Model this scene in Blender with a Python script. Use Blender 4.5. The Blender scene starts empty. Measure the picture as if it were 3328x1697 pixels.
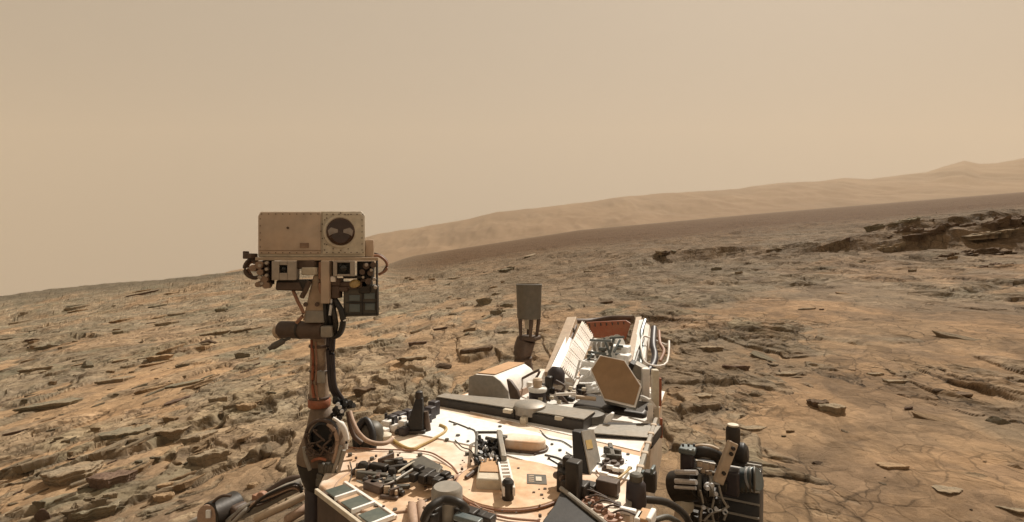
import bpy, math, random
import numpy as np
from mathutils import Vector, Matrix

# ------------------------------------------------------------------ camera, sky, sun, exposure
sc = bpy.context.scene
COL = sc.collection
CAMZ, F = 1.95, 510.0
cam_d = bpy.data.cameras.new('camera')
cam = bpy.data.objects.new('camera', cam_d)
COL.objects.link(cam)
cam.location = (0, 0, CAMZ)
cam.rotation_euler = (math.radians(90), 0, 0)
cam_d.sensor_width = 36.0
cam_d.lens = 36.0 * F / 1024.0
cam_d.clip_start = 0.05
cam_d.clip_end = 20000
sc.camera = cam

SUN = Vector((0.46, 0.62, 0.86)).normalized()      # towards the sun
sun_el = math.asin(SUN.z)
sun_az = math.atan2(SUN.x, SUN.y)
w = bpy.data.worlds.new('World'); sc.world = w; w.use_nodes = True
nt = w.node_tree; nt.nodes.clear()
def wn(t): return nt.nodes.new(t)
out = wn('ShaderNodeOutputWorld'); bg = wn('ShaderNodeBackground')
sky = wn('ShaderNodeTexSky'); sky.sky_type = 'NISHITA'; sky.sun_disc = False
sky.sun_elevation = sun_el; sky.sun_rotation = sun_az
sky.dust_density = 8.0; sky.air_density = 0.6; sky.ozone_density = 0.0
# a dust-laden sky: the Nishita sky is mostly replaced by butterscotch dust that brightens towards the sun
geo = wn('ShaderNodeTexCoord')
dot = wn('ShaderNodeVectorMath'); dot.operation = 'DOT_PRODUCT'
dot.inputs[1].default_value = SUN
nt.links.new(geo.outputs['Generated'], dot.inputs[0])
ramp = wn('ShaderNodeValToRGB')
ramp.color_ramp.elements[0].position = 0.0; ramp.color_ramp.elements[0].color = (0.362, 0.312, 0.246, 1)
ramp.color_ramp.elements[1].position = 1.0; ramp.color_ramp.elements[1].color = (0.52, 0.44, 0.345, 1)
e = ramp.color_ramp.elements.new(0.55); e.color = (0.425, 0.360, 0.280, 1)
mr = wn('ShaderNodeMapRange'); mr.inputs[1].default_value = -0.45; mr.inputs[2].default_value = 1.0
nt.links.new(dot.outputs['Value'], mr.inputs[0]); nt.links.new(mr.outputs[0], ramp.inputs[0])
scl = wn('ShaderNodeVectorMath'); scl.operation = 'SCALE'; scl.inputs['Scale'].default_value = 0.06
nt.links.new(sky.outputs[0], scl.inputs[0])
mix = wn('ShaderNodeMix'); mix.data_type = 'RGBA'; mix.inputs[0].default_value = 0.93
nt.links.new(scl.outputs[0], mix.inputs[6]); nt.links.new(ramp.outputs[0], mix.inputs[7])
nt.links.new(mix.outputs[2], bg.inputs[0]); bg.inputs[1].default_value = 0.79
nt.links.new(bg.outputs[0], out.inputs[0])

sun_d = bpy.data.lights.new('sun', 'SUN'); sun = bpy.data.objects.new('sun', sun_d); COL.objects.link(sun)
sun_d.energy = 5.0; sun_d.angle = math.radians(0.6); sun_d.color = (1.0, 0.93, 0.82)
sun.rotation_euler = SUN.to_track_quat('Z', 'Y').to_euler()
sc.view_settings.view_transform = 'Standard'; sc.view_settings.look = 'None'
sc.view_settings.exposure = 0.36; sc.view_settings.gamma = 1.0
sc.cycles.volume_bounces = 1
sc.cycles.volume_step_rate = 4
sc.cycles.use_denoising = True

# ------------------------------------------------------------------ numpy noise
def _h(ix, iy, s):
    v = (ix.astype(np.int64) * 374761393 + iy.astype(np.int64) * 668265263 + s * 974634777) & 0xFFFFFFFF
    v = ((v ^ (v >> 13)) * 1274126177) & 0xFFFFFFFF
    v = (v ^ (v >> 16)) & 0xFFFFFFFF
    return v / 4294967295.0
def vnoise(x, y, s=0):
    ix = np.floor(x); iy = np.floor(y); fx = x - ix; fy = y - iy
    fx = fx * fx * fx * (fx * (fx * 6 - 15) + 10); fy = fy * fy * fy * (fy * (fy * 6 - 15) + 10)
    a = _h(ix, iy, s); b = _h(ix + 1, iy, s); c = _h(ix, iy + 1, s); d = _h(ix + 1, iy + 1, s)
    return (a * (1 - fx) + b * fx) * (1 - fy) + (c * (1 - fx) + d * fx) * fy
def fbm(x, y, s=0, o=4, g=0.5):
    t = 0; a = 1; n = 0
    for k in range(o):
        t = t + a * vnoise(x * 2.03 ** k + 17.3 * k, y * 2.03 ** k - 9.1 * k, s + 31 * k); n += a; a *= g
    return t / n
def worley(x, y, s=0):
    ix = np.floor(x); iy = np.floor(y)
    f1 = np.full(x.shape, 9.0); f2 = np.full(x.shape, 9.0); cid = np.zeros(x.shape)
    for dx in (-1, 0, 1):
        for dy in (-1, 0, 1):
            cx = ix + dx; cy = iy + dy
            px = cx + _h(cx, cy, s); py = cy + _h(cx, cy, s + 7)
            d = np.hypot(px - x, py - y); v = _h(cx, cy, s + 13)
            nr = d < f1
            f2 = np.where(nr, f1, np.minimum(f2, d)); cid = np.where(nr, v, cid); f1 = np.where(nr, d, f1)
    return f1, f2, cid
def sstep(a, b, x):
    t = np.clip((x - a) / (b - a), 0, 1); return t * t * (3 - 2 * t)

# ------------------------------------------------------------------ the lie of the land
BX = np.array([-1.4, -1.004, -.514, -.231, .133, .504, 1.004, 1.6])
BE = np.array([-.10, -.0686, -.0098, .006, .062, .096, .137, .17])
def Eb(X): return np.interp(X, BX, BE)
def base_h(x, y):
    ys = np.maximum(y, 1.0)
    X = np.clip(x / ys, -1.6, 1.6)
    near = .039 * y + .096 * x
    s = sstep(12, 45, y)
    z = near * (1 - s) + s * (y * Eb(X))
    wl = sstep(-.18, -.34, X) * sstep(25, 45, y)
    z = z + wl * (1.75 * np.exp(-((y - 62) / 24.0) ** 2) - np.maximum(y - 62, 0) * 0.03)
    z = z + 0.60 * np.exp(-((x - 19.0) / 6.0) ** 2 - ((y - 20.5) / 3.4) ** 2)      # outcrop mound on the right
    kn = .9 * np.exp(-((x - 19.5) / 5.5) ** 2 - ((y - 21.5) / 3.2) ** 2)
    z = z + .26 * (sstep(.25, .34, kn) + sstep(.55, .62, kn)) * (1 + .0 * x)
    z = z + 0.15 * np.exp(-((x - 9.0) / 5.0) ** 2 - ((y - 25) / 3.0) ** 2)
    return np.where(y < 0, .096 * np.clip(x, -60, 60) + .039 * np.clip(y, -60, 0), z)
def plates(x, y, s, ca, cb, wd):
    """broken rock plates: cells with their own height and tilt, scarps wd wide; returns height, edge distance, cell value"""
    u = x / ca; v = y / cb
    ix = np.floor(u); iy = np.floor(v)
    f1 = np.full(u.shape, 9.0); f2 = np.full(u.shape, 9.0); cid = np.zeros(u.shape); h1 = np.zeros(u.shape); h2 = np.zeros(u.shape)
    for dx in (-1, 0, 1):
        for dy in (-1, 0, 1):
            cx = ix + dx; cy = iy + dy
            qx = cx + _h(cx, cy, s); qy = cy + _h(cx, cy, s + 7)
            ox = u - qx; oy = v - qy
            d = np.hypot(ox, oy); val = _h(cx, cy, s + 13); t1 = _h(cx, cy, s + 17); t2 = _h(cx, cy, s + 19)
            hh = (val - .5) * .9 - ox * (t1 - .42) * 1.5 - oy * (t2 * 1.0 - .05) * 1.1
            nr = d < f1; nr2 = (~nr) & (d < f2)
            h2 = np.where(nr, h1, np.where(nr2, hh, h2)); f2 = np.where(nr, f1, np.minimum(f2, d))
            h1 = np.where(nr, hh, h1); cid = np.where(nr, val, cid); f1 = np.where(nr, d, f1)
    e = f2 - f1
    w = .5 + .5 * sstep(0, 1, e / (wd / ca))
    return h1 * w + h2 * (1 - w), e, cid
def ground_h(x, y, full=False):
    r = np.hypot(x, y)
    X = x / np.maximum(y, 1.0)
    w1 = fbm(x * .35, y * .35, 3, 3) - .5; w2 = fbm(x * .35, y * .35, 9, 3) - .5
    wf = 1 - .9 * sstep(7, 16, r)
    w3 = (fbm(x * 2.2, y * 2.2, 5, 3) - .5) * wf; w4 = (fbm(x * 2.2, y * 2.2, 11, 3) - .5) * wf
    wx = x + 1.3 * w1 + .20 * w3; wy = y + 1.6 * w2 + .20 * w4
    zb = base_h(x, y)
    broken = sstep(.42, .60, fbm(x * .30, y * .22, 41, 3) + .07 * sstep(.5, -.4, X) - .05 * sstep(.2, .6, X) * sstep(7.5, 5.5, r) + .04 * sstep(.1, .4, X) * sstep(6.5, 8, r))
    wd = .014 + .0009 * r * r
    lft = sstep(.15, -.25, X)
    st = wx - .22 * wy * lft            # bedding strikes away from the camera on the left
    p0, e0, c0 = plates(wx, wy, 101, 6.5, 9.0, wd + .2)
    p1, e1, c1 = plates(st + 5, wy, 103, .95, 2.1, wd)
    p2, e2, c2 = plates(st + w3 * .15, wy + 3, 105, .33, .80, wd)
    p3, e3, c3 = plates(st + 9 + w4 * .1, wy, 107, .13, .26, wd)
    k0 = sstep(9, 24, r); k1 = 1 - .3 * sstep(40, 120, r); k2 = 1 - sstep(9, 20, r); k3 = 1 - sstep(9, 16, r)
    right = sstep(.0, .38, X) * sstep(16, 8, r)
    nearr = sstep(.15, .4, X) * sstep(7.5, 5.2, r); nearl = sstep(-.1, -.35, X) * sstep(6.2, 4.6, r)
    z = zb + .26 * k0 * p0 * (1 - .6 * sstep(60, 160, r)) + (.115 - .04 * right + .015 * lft) * k1 * (1 - .5 * np.exp(-((X - .12) / .22) ** 2)) * (1 - .35 * sstep(10, 25, r)) * p1
    z = z + (.030 + .045 * broken) * (1 - .35 * right) * k2 * p2 + .032 * broken * k3 * p3
    z = z - .030 * np.clip(1 - e1 / .06, 0, 1) - .015 * np.clip(1 - e2 / .09, 0, 1) * k2 * (.4 + .6 * broken)
    rough = fbm(x * 6, y * 6, 61, 4)
    z = z + (rough - .5) * (.016 + .035 * broken) * (1 - sstep(6, 14, r))
    z = z + (fbm(x * 1.3, y * 1.3, 63, 4) - .5) * .07 * sstep(5, 12, r) * (1 - sstep(22, 45, r))
    z = z + (fbm(x * .35, y * .35, 65, 4) - .5) * .42 * sstep(16, 32, r)
    z = z + .9 * (fbm(x * .05, y * .05, 81, 3) - .5) * sstep(12, 40, r)
    # drifted sand fills the lows
    veins = np.clip(1 - plates(x * 1.2 + .25 * w1 + .12 * w3, y * 1.1 + .25 * w2, 131, .62, .8, .01)[1] / .035, 0, 1)
    lvl = zb + .9 * (fbm(x * .05, y * .05, 81, 3) - .5) * sstep(12, 40, r) - .035 + .16 * (fbm(x * .42, y * .34, 71, 3) - .46) + .06 * right + .055 * nearr + .055 * nearl + .018 * lft
    lvl = lvl - .05 * broken + .012 * (fbm(x * 2.2, y * 1.4, 73, 3) - .5) + .022 * (fbm(x * 5, y * 5, 75, 4) - .5) * k2 - .004 * veins * k2
    lvl = lvl - .35 * sstep(14, 30, r)
    sand = sstep(-.018, .012, lvl - z)
    z = np.maximum(z, lvl)
    flat = .75 * np.exp(-((x - .3) / 1.7) ** 2 - ((y - 2.2) / 1.9) ** 2)
    z = z * (1 - flat) + flat * zb
    if not full: return z
    return z, dict(broken=broken, sand=sand, e1=e1, e2=e2, e3=e3, c0=c0, c1=c1, c2=c2, c3=c3, rough=rough, veins=veins, X=X, r=r, right=right, k2=k2, k3=k3)
def gz(x, y):
    return float(ground_h(np.array([float(x)]), np.array([float(y)]))[0])
def ray_ground(pts):
    """first meeting of each view direction with the ground"""
    Y = np.geomspace(2.2, 300, 1500)
    res = []
    for px, py in pts:
        X = (px - 512) / F; e = (261 - py) / F
        h = ground_h(X * Y, Y)
        below = (CAMZ + e * Y) <= h
        i = int(np.argmax(below)) if below.any() else len(Y) - 1
        res.append((X * Y[i], Y[i], float(h[i])))
    return res

# ------------------------------------------------------------------ tags and materials
def tag(o, label=None, cat=None, group=None, kind=None):
    if label: o['label'] = label
    if cat: o['category'] = cat
    if group: o['group'] = group
    if kind: o['kind'] = kind
    return o
def mat(name, c, rough=.6, metal=0.0, dust=0.25, dcol=(.42, .27, .16), scale=6.0, bump=.15, streak=False, emit=None, bdist=.004):
    m = bpy.data.materials.new(name); m.use_nodes = True
    n = m.node_tree.nodes; l = m.node_tree.links
    b = n['Principled BSDF']; b.inputs['Roughness'].default_value = rough; b.inputs['Metallic'].default_value = metal
    tc = n.new('ShaderNodeTexCoord')
    nz = n.new('ShaderNodeTexNoise'); nz.inputs['Scale'].default_value = scale; nz.inputs['Detail'].default_value = 8
    nz.inputs['Roughness'].default_value = .65
    l.new(tc.outputs['Object'], nz.inputs['Vector'])
    rp = n.new('ShaderNodeValToRGB')
    rp.color_ramp.elements[0].position = .42; rp.color_ramp.elements[0].color = (0, 0, 0, 1)
    rp.color_ramp.elements[1].position = .66; rp.color_ramp.elements[1].color = (1, 1, 1, 1)
    l.new(nz.outputs[0], rp.inputs[0])
    mu = n.new('ShaderNodeMath'); mu.operation = 'MULTIPLY_ADD'; mu.inputs[1].default_value = dust; mu.inputs[2].default_value = dust * .35
    l.new(rp.outputs[0], mu.inputs[0])
    mx = n.new('ShaderNodeMix'); mx.data_type = 'RGBA'
    mx.inputs[6].default_value = (*c, 1); mx.inputs[7].default_value = (*dcol, 1)
    l.new(mu.outputs[0], mx.inputs[0])
    n2 = n.new('ShaderNodeTexNoise'); n2.inputs['Scale'].default_value = scale * 6; n2.inputs['Detail'].default_value = 6
    l.new(tc.outputs['Object'], n2.inputs['Vector'])
    hs = n.new('ShaderNodeMapRange'); hs.inputs[3].default_value = .66; hs.inputs[4].default_value = 1.26
    l.new(n2.outputs[0], hs.inputs[0])
    vm = n.new('ShaderNodeVectorMath'); vm.operation = 'SCALE'
    l.new(mx.outputs[2], vm.inputs[0]); l.new(hs.outputs[0], vm.inputs['Scale'])
    l.new(vm.outputs[0], b.inputs['Base Color'])
    bp = n.new('ShaderNodeBump'); bp.inputs['Strength'].default_value = bump; bp.inputs['Distance'].default_value = bdist
    l.new(n2.outputs[0], bp.inputs['Height']); l.new(bp.outputs[0], b.inputs['Normal'])
    if emit: pass
    return m

# ------------------------------------------------------------------ ground sheet
def mesh_grid(name, P, nr, nc, wrap, m, smooth=False):
    idx = np.arange(nr * nc).reshape(nr, nc)
    if wrap:
        a = idx[:-1, :]; b = np.roll(idx, -1, 1)[:-1, :]; c = np.roll(idx, -1, 1)[1:, :]; d = idx[1:, :]
    else:
        a = idx[:-1, :-1]; b = idx[:-1, 1:]; c = idx[1:, 1:]; d = idx[1:, :-1]
    q = np.stack([a.ravel(), b.ravel(), c.ravel(), d.ravel()], 1).astype(np.int32)
    me = bpy.data.meshes.new(name)
    me.vertices.add(nr * nc); me.vertices.foreach_set('co', P.astype(np.float32).ravel())
    me.loops.add(q.size); me.loops.foreach_set('vertex_index', q.ravel())
    me.polygons.add(len(q)); me.polygons.foreach_set('loop_start', np.arange(0, q.size, 4, dtype=np.int32))
    me.polygons.foreach_set('loop_total', np.full(len(q), 4, dtype=np.int32))
    me.polygons.foreach_set('use_smooth', np.full(len(q), smooth))
    me.update(calc_edges=True); me.validate()
    o = bpy.data.objects.new(name, me); COL.objects.link(o); me.materials.append(m)
    return o
def ground_mat(name, bumps=1.0, vcol=True, far=False):
    m = bpy.data.materials.new(name); m.use_nodes = True
    n = m.node_tree.nodes; l = m.node_tree.links
    b = n['Principled BSDF']; b.inputs['Roughness'].default_value = .95; b.inputs['Specular IOR Level'].default_value = .12
    at = n.new('ShaderNodeAttribute'); at.attribute_name = 'tone'
    tc = n.new('ShaderNodeTexCoord')
    def noise(s, d=6, r=.6):
        k = n.new('ShaderNodeTexNoise'); k.inputs['Scale'].default_value = s; k.inputs['Detail'].default_value = d
        k.inputs['Roughness'].default_value = r; l.new(tc.outputs['Object'], k.inputs['Vector']); return k
    a1 = noise(9.0, 8, .7); a2 = noise(1.6, 5)
    m1 = n.new('ShaderNodeMapRange'); m1.inputs[1].default_value = .3; m1.inputs[2].default_value = .7
    m1.inputs[3].default_value = .80; m1.inputs[4].default_value = 1.18; l.new(a1.outputs[0], m1.inputs[0])
    m2 = n.new('ShaderNodeMapRange'); m2.inputs[1].default_value = .3; m2.inputs[2].default_value = .7
    m2.inputs[3].default_value = .88; m2.inputs[4].default_value = 1.12; l.new(a2.outputs[0], m2.inputs[0])
    mm = n.new('ShaderNodeMath'); mm.operation = 'MULTIPLY'; l.new(m1.outputs[0], mm.inputs[0]); l.new(m2.outputs[0], mm.inputs[1])
    vm = n.new('ShaderNodeVectorMath'); vm.operation = 'SCALE'
    l.new(at.outputs['Color'], vm.inputs[0]); l.new(mm.outputs[0], vm.inputs['Scale'])
    l.new(vm.outputs[0], b.inputs['Base Color'])
    sp = noise(34.0, 5, .75); ms = n.new('ShaderNodeMapRange'); ms.inputs[1].default_value = .60; ms.inputs[2].default_value = .68
    ms.inputs[3].default_value = 1.0; ms.inputs[4].default_value = .55; l.new(sp.outputs[0], ms.inputs[0])
    m4 = n.new('ShaderNodeMath'); m4.operation = 'MULTIPLY'; l.new(mm.outputs[0], m4.inputs[0]); l.new(ms.outputs[0], m4.inputs[1]); l.new(m4.outputs[0], vm.inputs['Scale'])
    # fine broken plates: every Voronoi cell leans its own way, thin cracks between
    dn = noise(1.7, 3); dc = n.new('ShaderNodeVectorMath'); dc.operation = 'MULTIPLY_ADD'
    dc.inputs[1].default_value = (.5, .5, 0); l.new(dn.outputs['Color'], dc.inputs[0]); l.new(tc.outputs['Object'], dc.inputs[2])
    hsum = None; tint = m4.outputs[0]
    for sx, sy, slope, ck in ((2.1, 1.1, .62, .030), (5.5, 3.2, .52, .045), (15.0, 9.0, .42, .0)):
        mp = n.new('ShaderNodeVectorMath'); mp.operation = 'MULTIPLY'; mp.inputs[1].default_value = (sx, sy, 0); l.new(dc.outputs[0], mp.inputs[0])
        vo = n.new('ShaderNodeTexVoronoi'); vo.voronoi_dimensions = '2D'; vo.inputs['Scale'].default_value = 1.0; l.new(mp.outputs[0], vo.inputs['Vector'])
        df = n.new('ShaderNodeVectorMath'); df.operation = 'SUBTRACT'; l.new(mp.outputs[0], df.inputs[0]); l.new(vo.outputs['Position'], df.inputs[1])
        cr = n.new('ShaderNodeVectorMath'); cr.operation = 'SUBTRACT'; cr.inputs[1].default_value = (.5, .35, .5); l.new(vo.outputs['Color'], cr.inputs[0])
        dt = n.new('ShaderNodeVectorMath'); dt.operation = 'DOT_PRODUCT'; l.new(df.outputs[0], dt.inputs[0]); l.new(cr.outputs[0], dt.inputs[1])
        k = n.new('ShaderNodeMath'); k.operation = 'MULTIPLY'; k.inputs[1].default_value = slope / sx; l.new(dt.outputs['Value'], k.inputs[0])
        if hsum is None: hsum = k.outputs[0]
        else:
            ad = n.new('ShaderNodeMath'); ad.operation = 'ADD'; l.new(hsum, ad.inputs[0]); l.new(k.outputs[0], ad.inputs[1]); hsum = ad.outputs[0]
        sc1 = n.new('ShaderNodeSeparateColor'); l.new(vo.outputs['Color'], sc1.inputs[0])
        tr = n.new('ShaderNodeMapRange'); tr.inputs[3].default_value = .88; tr.inputs[4].default_value = 1.12; l.new(sc1.outputs[2], tr.inputs[0])
        tm = n.new('ShaderNodeMath'); tm.operation = 'MULTIPLY'; l.new(tint, tm.inputs[0]); l.new(tr.outputs[0], tm.inputs[1]); tint = tm.outputs[0]
        if ck:
            ve = n.new('ShaderNodeTexVoronoi'); ve.voronoi_dimensions = '2D'; ve.feature = 'DISTANCE_TO_EDGE'; ve.inputs['Scale'].default_value = 1.0; l.new(mp.outputs[0], ve.inputs['Vector'])
            er = n.new('ShaderNodeMapRange'); er.inputs[1].default_value = ck * .3; er.inputs[2].default_value = ck; er.inputs[3].default_value = .62; er.inputs[4].default_value = 1.0
            l.new(ve.outputs['Distance'], er.inputs[0])
            # cracks come and go
            cn = noise(.9, 3); cm = n.new('ShaderNodeMapRange'); cm.inputs[1].default_value = .42; cm.inputs[2].default_value = .56; l.new(cn.outputs[0], cm.inputs[0])
            cx = n.new('ShaderNodeMix'); cx.data_type = 'FLOAT'; cx.inputs[2].default_value = 1.0; l.new(cm.outputs[0], cx.inputs[0]); l.new(er.outputs[0], cx.inputs[3])
            t2 = n.new('ShaderNodeMath'); t2.operation = 'MULTIPLY'; l.new(tint, t2.inputs[0]); l.new(cx.outputs[0], t2.inputs[1]); tint = t2.outputs[0]
    l.new(tint, vm.inputs['Scale'])
    bv = n.new('ShaderNodeBump'); bv.inputs['Strength'].default_value = 1.0 * bumps; bv.inputs['Distance'].default_value = 1.0
    pm_ = n.new('ShaderNodeMath'); pm_.operation = 'MULTIPLY'; l.new(hsum, pm_.inputs[0]); l.new(at.outputs['Alpha'], pm_.inputs[1]); l.new(pm_.outputs[0], bv.inputs['Height'])
    a3 = noise(14.0, 9, .72)
    bp = n.new('ShaderNodeBump'); bp.inputs['Strength'].default_value = .55 * bumps; bp.inputs['Distance'].default_value = .03
    l.new(a3.outputs[0], bp.inputs['Height']); l.new(bv.outputs[0], bp.inputs['Normal']); l.new(bp.outputs[0], b.inputs['Normal'])
    return m
def lerp(a, b, t): return a * (1 - t[..., None]) + b * t[..., None]
def ground_colour(x, y, D):
    X = x / np.maximum(y, 1)
    tan = np.array([.300, .205, .128]); orange = np.array([.330, .200, .108]); grey = np.array([.205, .168, .120])
    green = np.array([.155, .140, .098]); dust = np.array([.290, .194, .115]); dark = np.array([.070, .050, .036])
    c = np.broadcast_to(tan, x.shape + (3,)).copy()
    n1 = fbm(x * .5, y * .4, 93, 5)
    g = sstep(.40, .58, n1 + .10 * (D['c1'] - .5) + .08 * D['broken'] + .05 * sstep(.2, -.6, X))
    c = lerp(c, grey, np.clip(g * .85 + .35 * sstep(.1, -.2, X), 0, 1))
    c = lerp(c, green, sstep(.55, .68, fbm(x * .8, y * .8, 95, 4) + .12 * (D['c2'] - .5)) * .7 * (.35 + .65 * D['broken']))
    c = lerp(c, orange, sstep(.54, .66, fbm(x * .45, y * .45, 91, 4)) * .38 * (1 - D['broken'] * .5))
    c = c * (1 + .24 * (D['c1'] - .5) + .22 * (.35 + .65 * D['broken']) * D['k2'] * (D['c2'] - .5) + .2 * D['broken'] * D['k3'] * (D['c3'] - .5))[..., None]
    sd = lerp(np.broadcast_to(dust, x.shape + (3,)).copy(), orange, sstep(.45, .65, fbm(x * .7, y * .7, 97, 3)) * .38)
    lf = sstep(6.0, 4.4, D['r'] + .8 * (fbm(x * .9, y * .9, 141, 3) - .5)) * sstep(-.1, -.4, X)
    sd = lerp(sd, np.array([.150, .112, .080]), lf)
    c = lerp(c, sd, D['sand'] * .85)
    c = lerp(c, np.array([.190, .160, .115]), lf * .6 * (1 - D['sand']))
    # dust film over everything, thicker in places
    c = lerp(c, dust, .20 * sstep(.4, .6, fbm(x * 1.9, y * 1.9, 99, 4)))
    near = sstep(60, 20, D['r'])
    c = lerp(c, dark * 1.6, D['veins'] * .13 * sstep(16, 8, D['r']) * sstep(.35, .55, fbm(x * .8, y * .8, 133, 3)))
    c = lerp(c, dark * 2.2, sstep(.60, .70, fbm(x * 3.1, y * 2.3, 137, 5)) * .35 * near)
    c = lerp(c, dark, np.clip(1 - D['e1'] / .05, 0, 1) * .6 * (1 - D['sand']) * near)  # dark grit at plate edges, deepened to paint in crevice shadow
    c = lerp(c, dark, np.clip(1 - D['e2'] / .09, 0, 1) * .5 * (1 - D['sand']) * near * D['k2'] * (.3 + .7 * D['broken']))  # same grit and painted crevice shadow round the smaller plates
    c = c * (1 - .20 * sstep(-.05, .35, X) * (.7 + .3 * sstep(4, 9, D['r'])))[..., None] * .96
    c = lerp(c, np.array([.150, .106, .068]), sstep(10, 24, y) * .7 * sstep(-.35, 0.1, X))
    c = c * np.array([1.03, 1.01, .97]) * (1.06 + .12 * sstep(.1, -.25, X) * sstep(4.0, 6.5, D['r']))[..., None]
    pt = sstep(.47, .60, fbm(x * .38 + 40, y * .30, 151, 5)) * sstep(.0, .3, X)
    c = lerp(c, np.array([.165, .132, .092]), pt * .6)
    pt = sstep(.52, .62, fbm(x * 1.3 + 7, y * .55 + 3, 153, 5)) * sstep(.0, .3, X)
    c = lerp(c, np.array([.130, .090, .058]), pt * .5)
    c = lerp(c, np.array([.120, .085, .054]), .75 * np.exp(-((x - 19.5) / 6.5) ** 2 - ((y - 20.5) / 4.2) ** 2))
    c = lerp(c, np.array([.092, .050, .022]), sstep(28, 80, y) * sstep(-.45, -.1, X))
    c = lerp(c, np.array([.120, .098, .068]), sstep(38, 55, y) * sstep(-.1, -.5, X) * .9)
    return c
def build_ground():
    th_f = np.linspace(-math.radians(54), math.radians(54), 1350)
    th_b = np.linspace(math.radians(54), math.radians(306), 72)[1:-1]
    th = np.concatenate([th_f, th_b])
    rr = [0.25, .5, .8, 1.1, 1.4, 1.7, 2.0, 2.2]
    rows = np.arange(430, 3.0, -0.36)
    rr += list(F * 1.95 / rows)
    rr = np.array(rr); rr = rr[rr < 260]
    rr = np.concatenate([rr, np.geomspace(rr[-1] * 1.02, 2200, 70)])
    R, T = np.meshgrid(rr, th, indexing='ij')
    x = R * np.sin(T); y = R * np.cos(T)
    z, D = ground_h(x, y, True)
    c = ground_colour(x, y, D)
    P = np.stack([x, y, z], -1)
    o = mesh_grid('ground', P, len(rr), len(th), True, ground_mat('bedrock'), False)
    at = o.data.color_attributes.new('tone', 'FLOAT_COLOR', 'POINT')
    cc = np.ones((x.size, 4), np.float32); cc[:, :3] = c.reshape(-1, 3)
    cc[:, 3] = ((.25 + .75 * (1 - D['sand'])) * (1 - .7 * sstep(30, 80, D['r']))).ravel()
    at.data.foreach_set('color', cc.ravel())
    tag(o, kind='structure')
build_ground()

# ------------------------------------------------------------------ far crater rim
RP = np.array([(0, 302), (90, 303), (150, 296), (250, 274), (320, 251), (378, 234.5), (434, 224.7), (470, 219), (495, 212.5), (520, 210), (560, 205),
      (590, 202), (628, 196.5), (665, 193), (700, 191.5), (738, 189.5), (779, 183.5), (815, 181.5), (844, 178.5), (868, 179.5), (893, 176.5), (926, 172.4), (948, 166), (964, 161.8),
      (979, 164.6), (996, 164), (1013, 161), (1024, 158.5), (1100, 150), (1250, 140)])
def build_hills():
    X = np.linspace(-1.2, 1.45, 900)
    v = np.linspace(0, 1, 150)
    V, XX = np.meshgrid(v, X, indexing='ij')
    Yd = 1300 + 2000 * V
    top = np.interp(XX * F + 512, RP[:, 0], (261 - RP[:, 1]) / F)
    bot = Eb(XX) - .010
    prof = sstep(0.0, .62, V) ** 1.25
    E = bot + (top - bot) * prof
    x = XX * Yd; y = Yd
    rg = fbm(x * .0035, y * .0022, 201, 6, .55) - .5
    gully = 1 - np.abs(2 * fbm(x * .006, y * .0018, 205, 5) - 1)
    z = CAMZ + E * Yd + (rg * 55 + (gully - .7) * 26) * sstep(.02, .3, V) * (1 - .75 * np.exp(-((V - .62) / .12) ** 2))
    z = z - sstep(.62, 1, V) * 160 - (1 - sstep(0, .06, V)) * 14
    P = np.stack([x, y, z], -1)
    o = mesh_grid('hills', P, len(v), len(X), False, ground_mat('rim_rock', 0.0), True)
    c = np.broadcast_to(np.array([.185, .112, .060]), x.shape + (3,)).copy()
    c = lerp(c, np.array([.14, .088, .05]), sstep(.45, .65, fbm(x * .004, y * .003, 211, 5)) * .5)
    c = lerp(c, np.array([.24, .155, .09]), sstep(.5, .7, fbm(x * .009, y * .004, 215, 5)) * .5)
    at = o.data.color_attributes.new('tone', 'FLOAT_COLOR', 'POINT')
    cc = np.ones((x.size, 4), np.float32); cc[:, :3] = c.reshape(-1, 3)
    at.data.foreach_set('color', cc.ravel())
    tag(o, kind='structure')
build_hills()

# ------------------------------------------------------------------ haze: one closed box of dusty air
def build_haze():
    m = bpy.data.materials.new('dusty_air'); m.use_nodes = True
    n = m.node_tree.nodes; n.clear()
    o_ = n.new('ShaderNodeOutputMaterial'); v = n.new('ShaderNodeVolumePrincipled')
    v.inputs['Color'].default_value = (.84, .70, .53, 1); v.inputs['Density'].default_value = HAZE_D
    v.inputs['Anisotropy'].default_value = .12
    m.node_tree.links.new(v.outputs[0], o_.inputs['Volume'])
    x0, x1, y0, y1, z0, z1 = -5200, 5200, -2400, 3500, -700, 900
    vs = [(x, y, z) for x in (x0, x1) for y in (y0, y1) for z in (z0, z1)]
    fs = [(0, 1, 3, 2), (4, 6, 7, 5), (0, 4, 5, 1), (2, 3, 7, 6), (0, 2, 6, 4), (1, 5, 7, 3)]
    me = bpy.data.meshes.new('haze'); me.from_pydata(vs, [], fs); me.update(); me.materials.append(m)
    o = bpy.data.objects.new('haze', me); COL.objects.link(o); tag(o, kind='stuff')
HAZE_D = 0.00017
build_haze()
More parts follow.
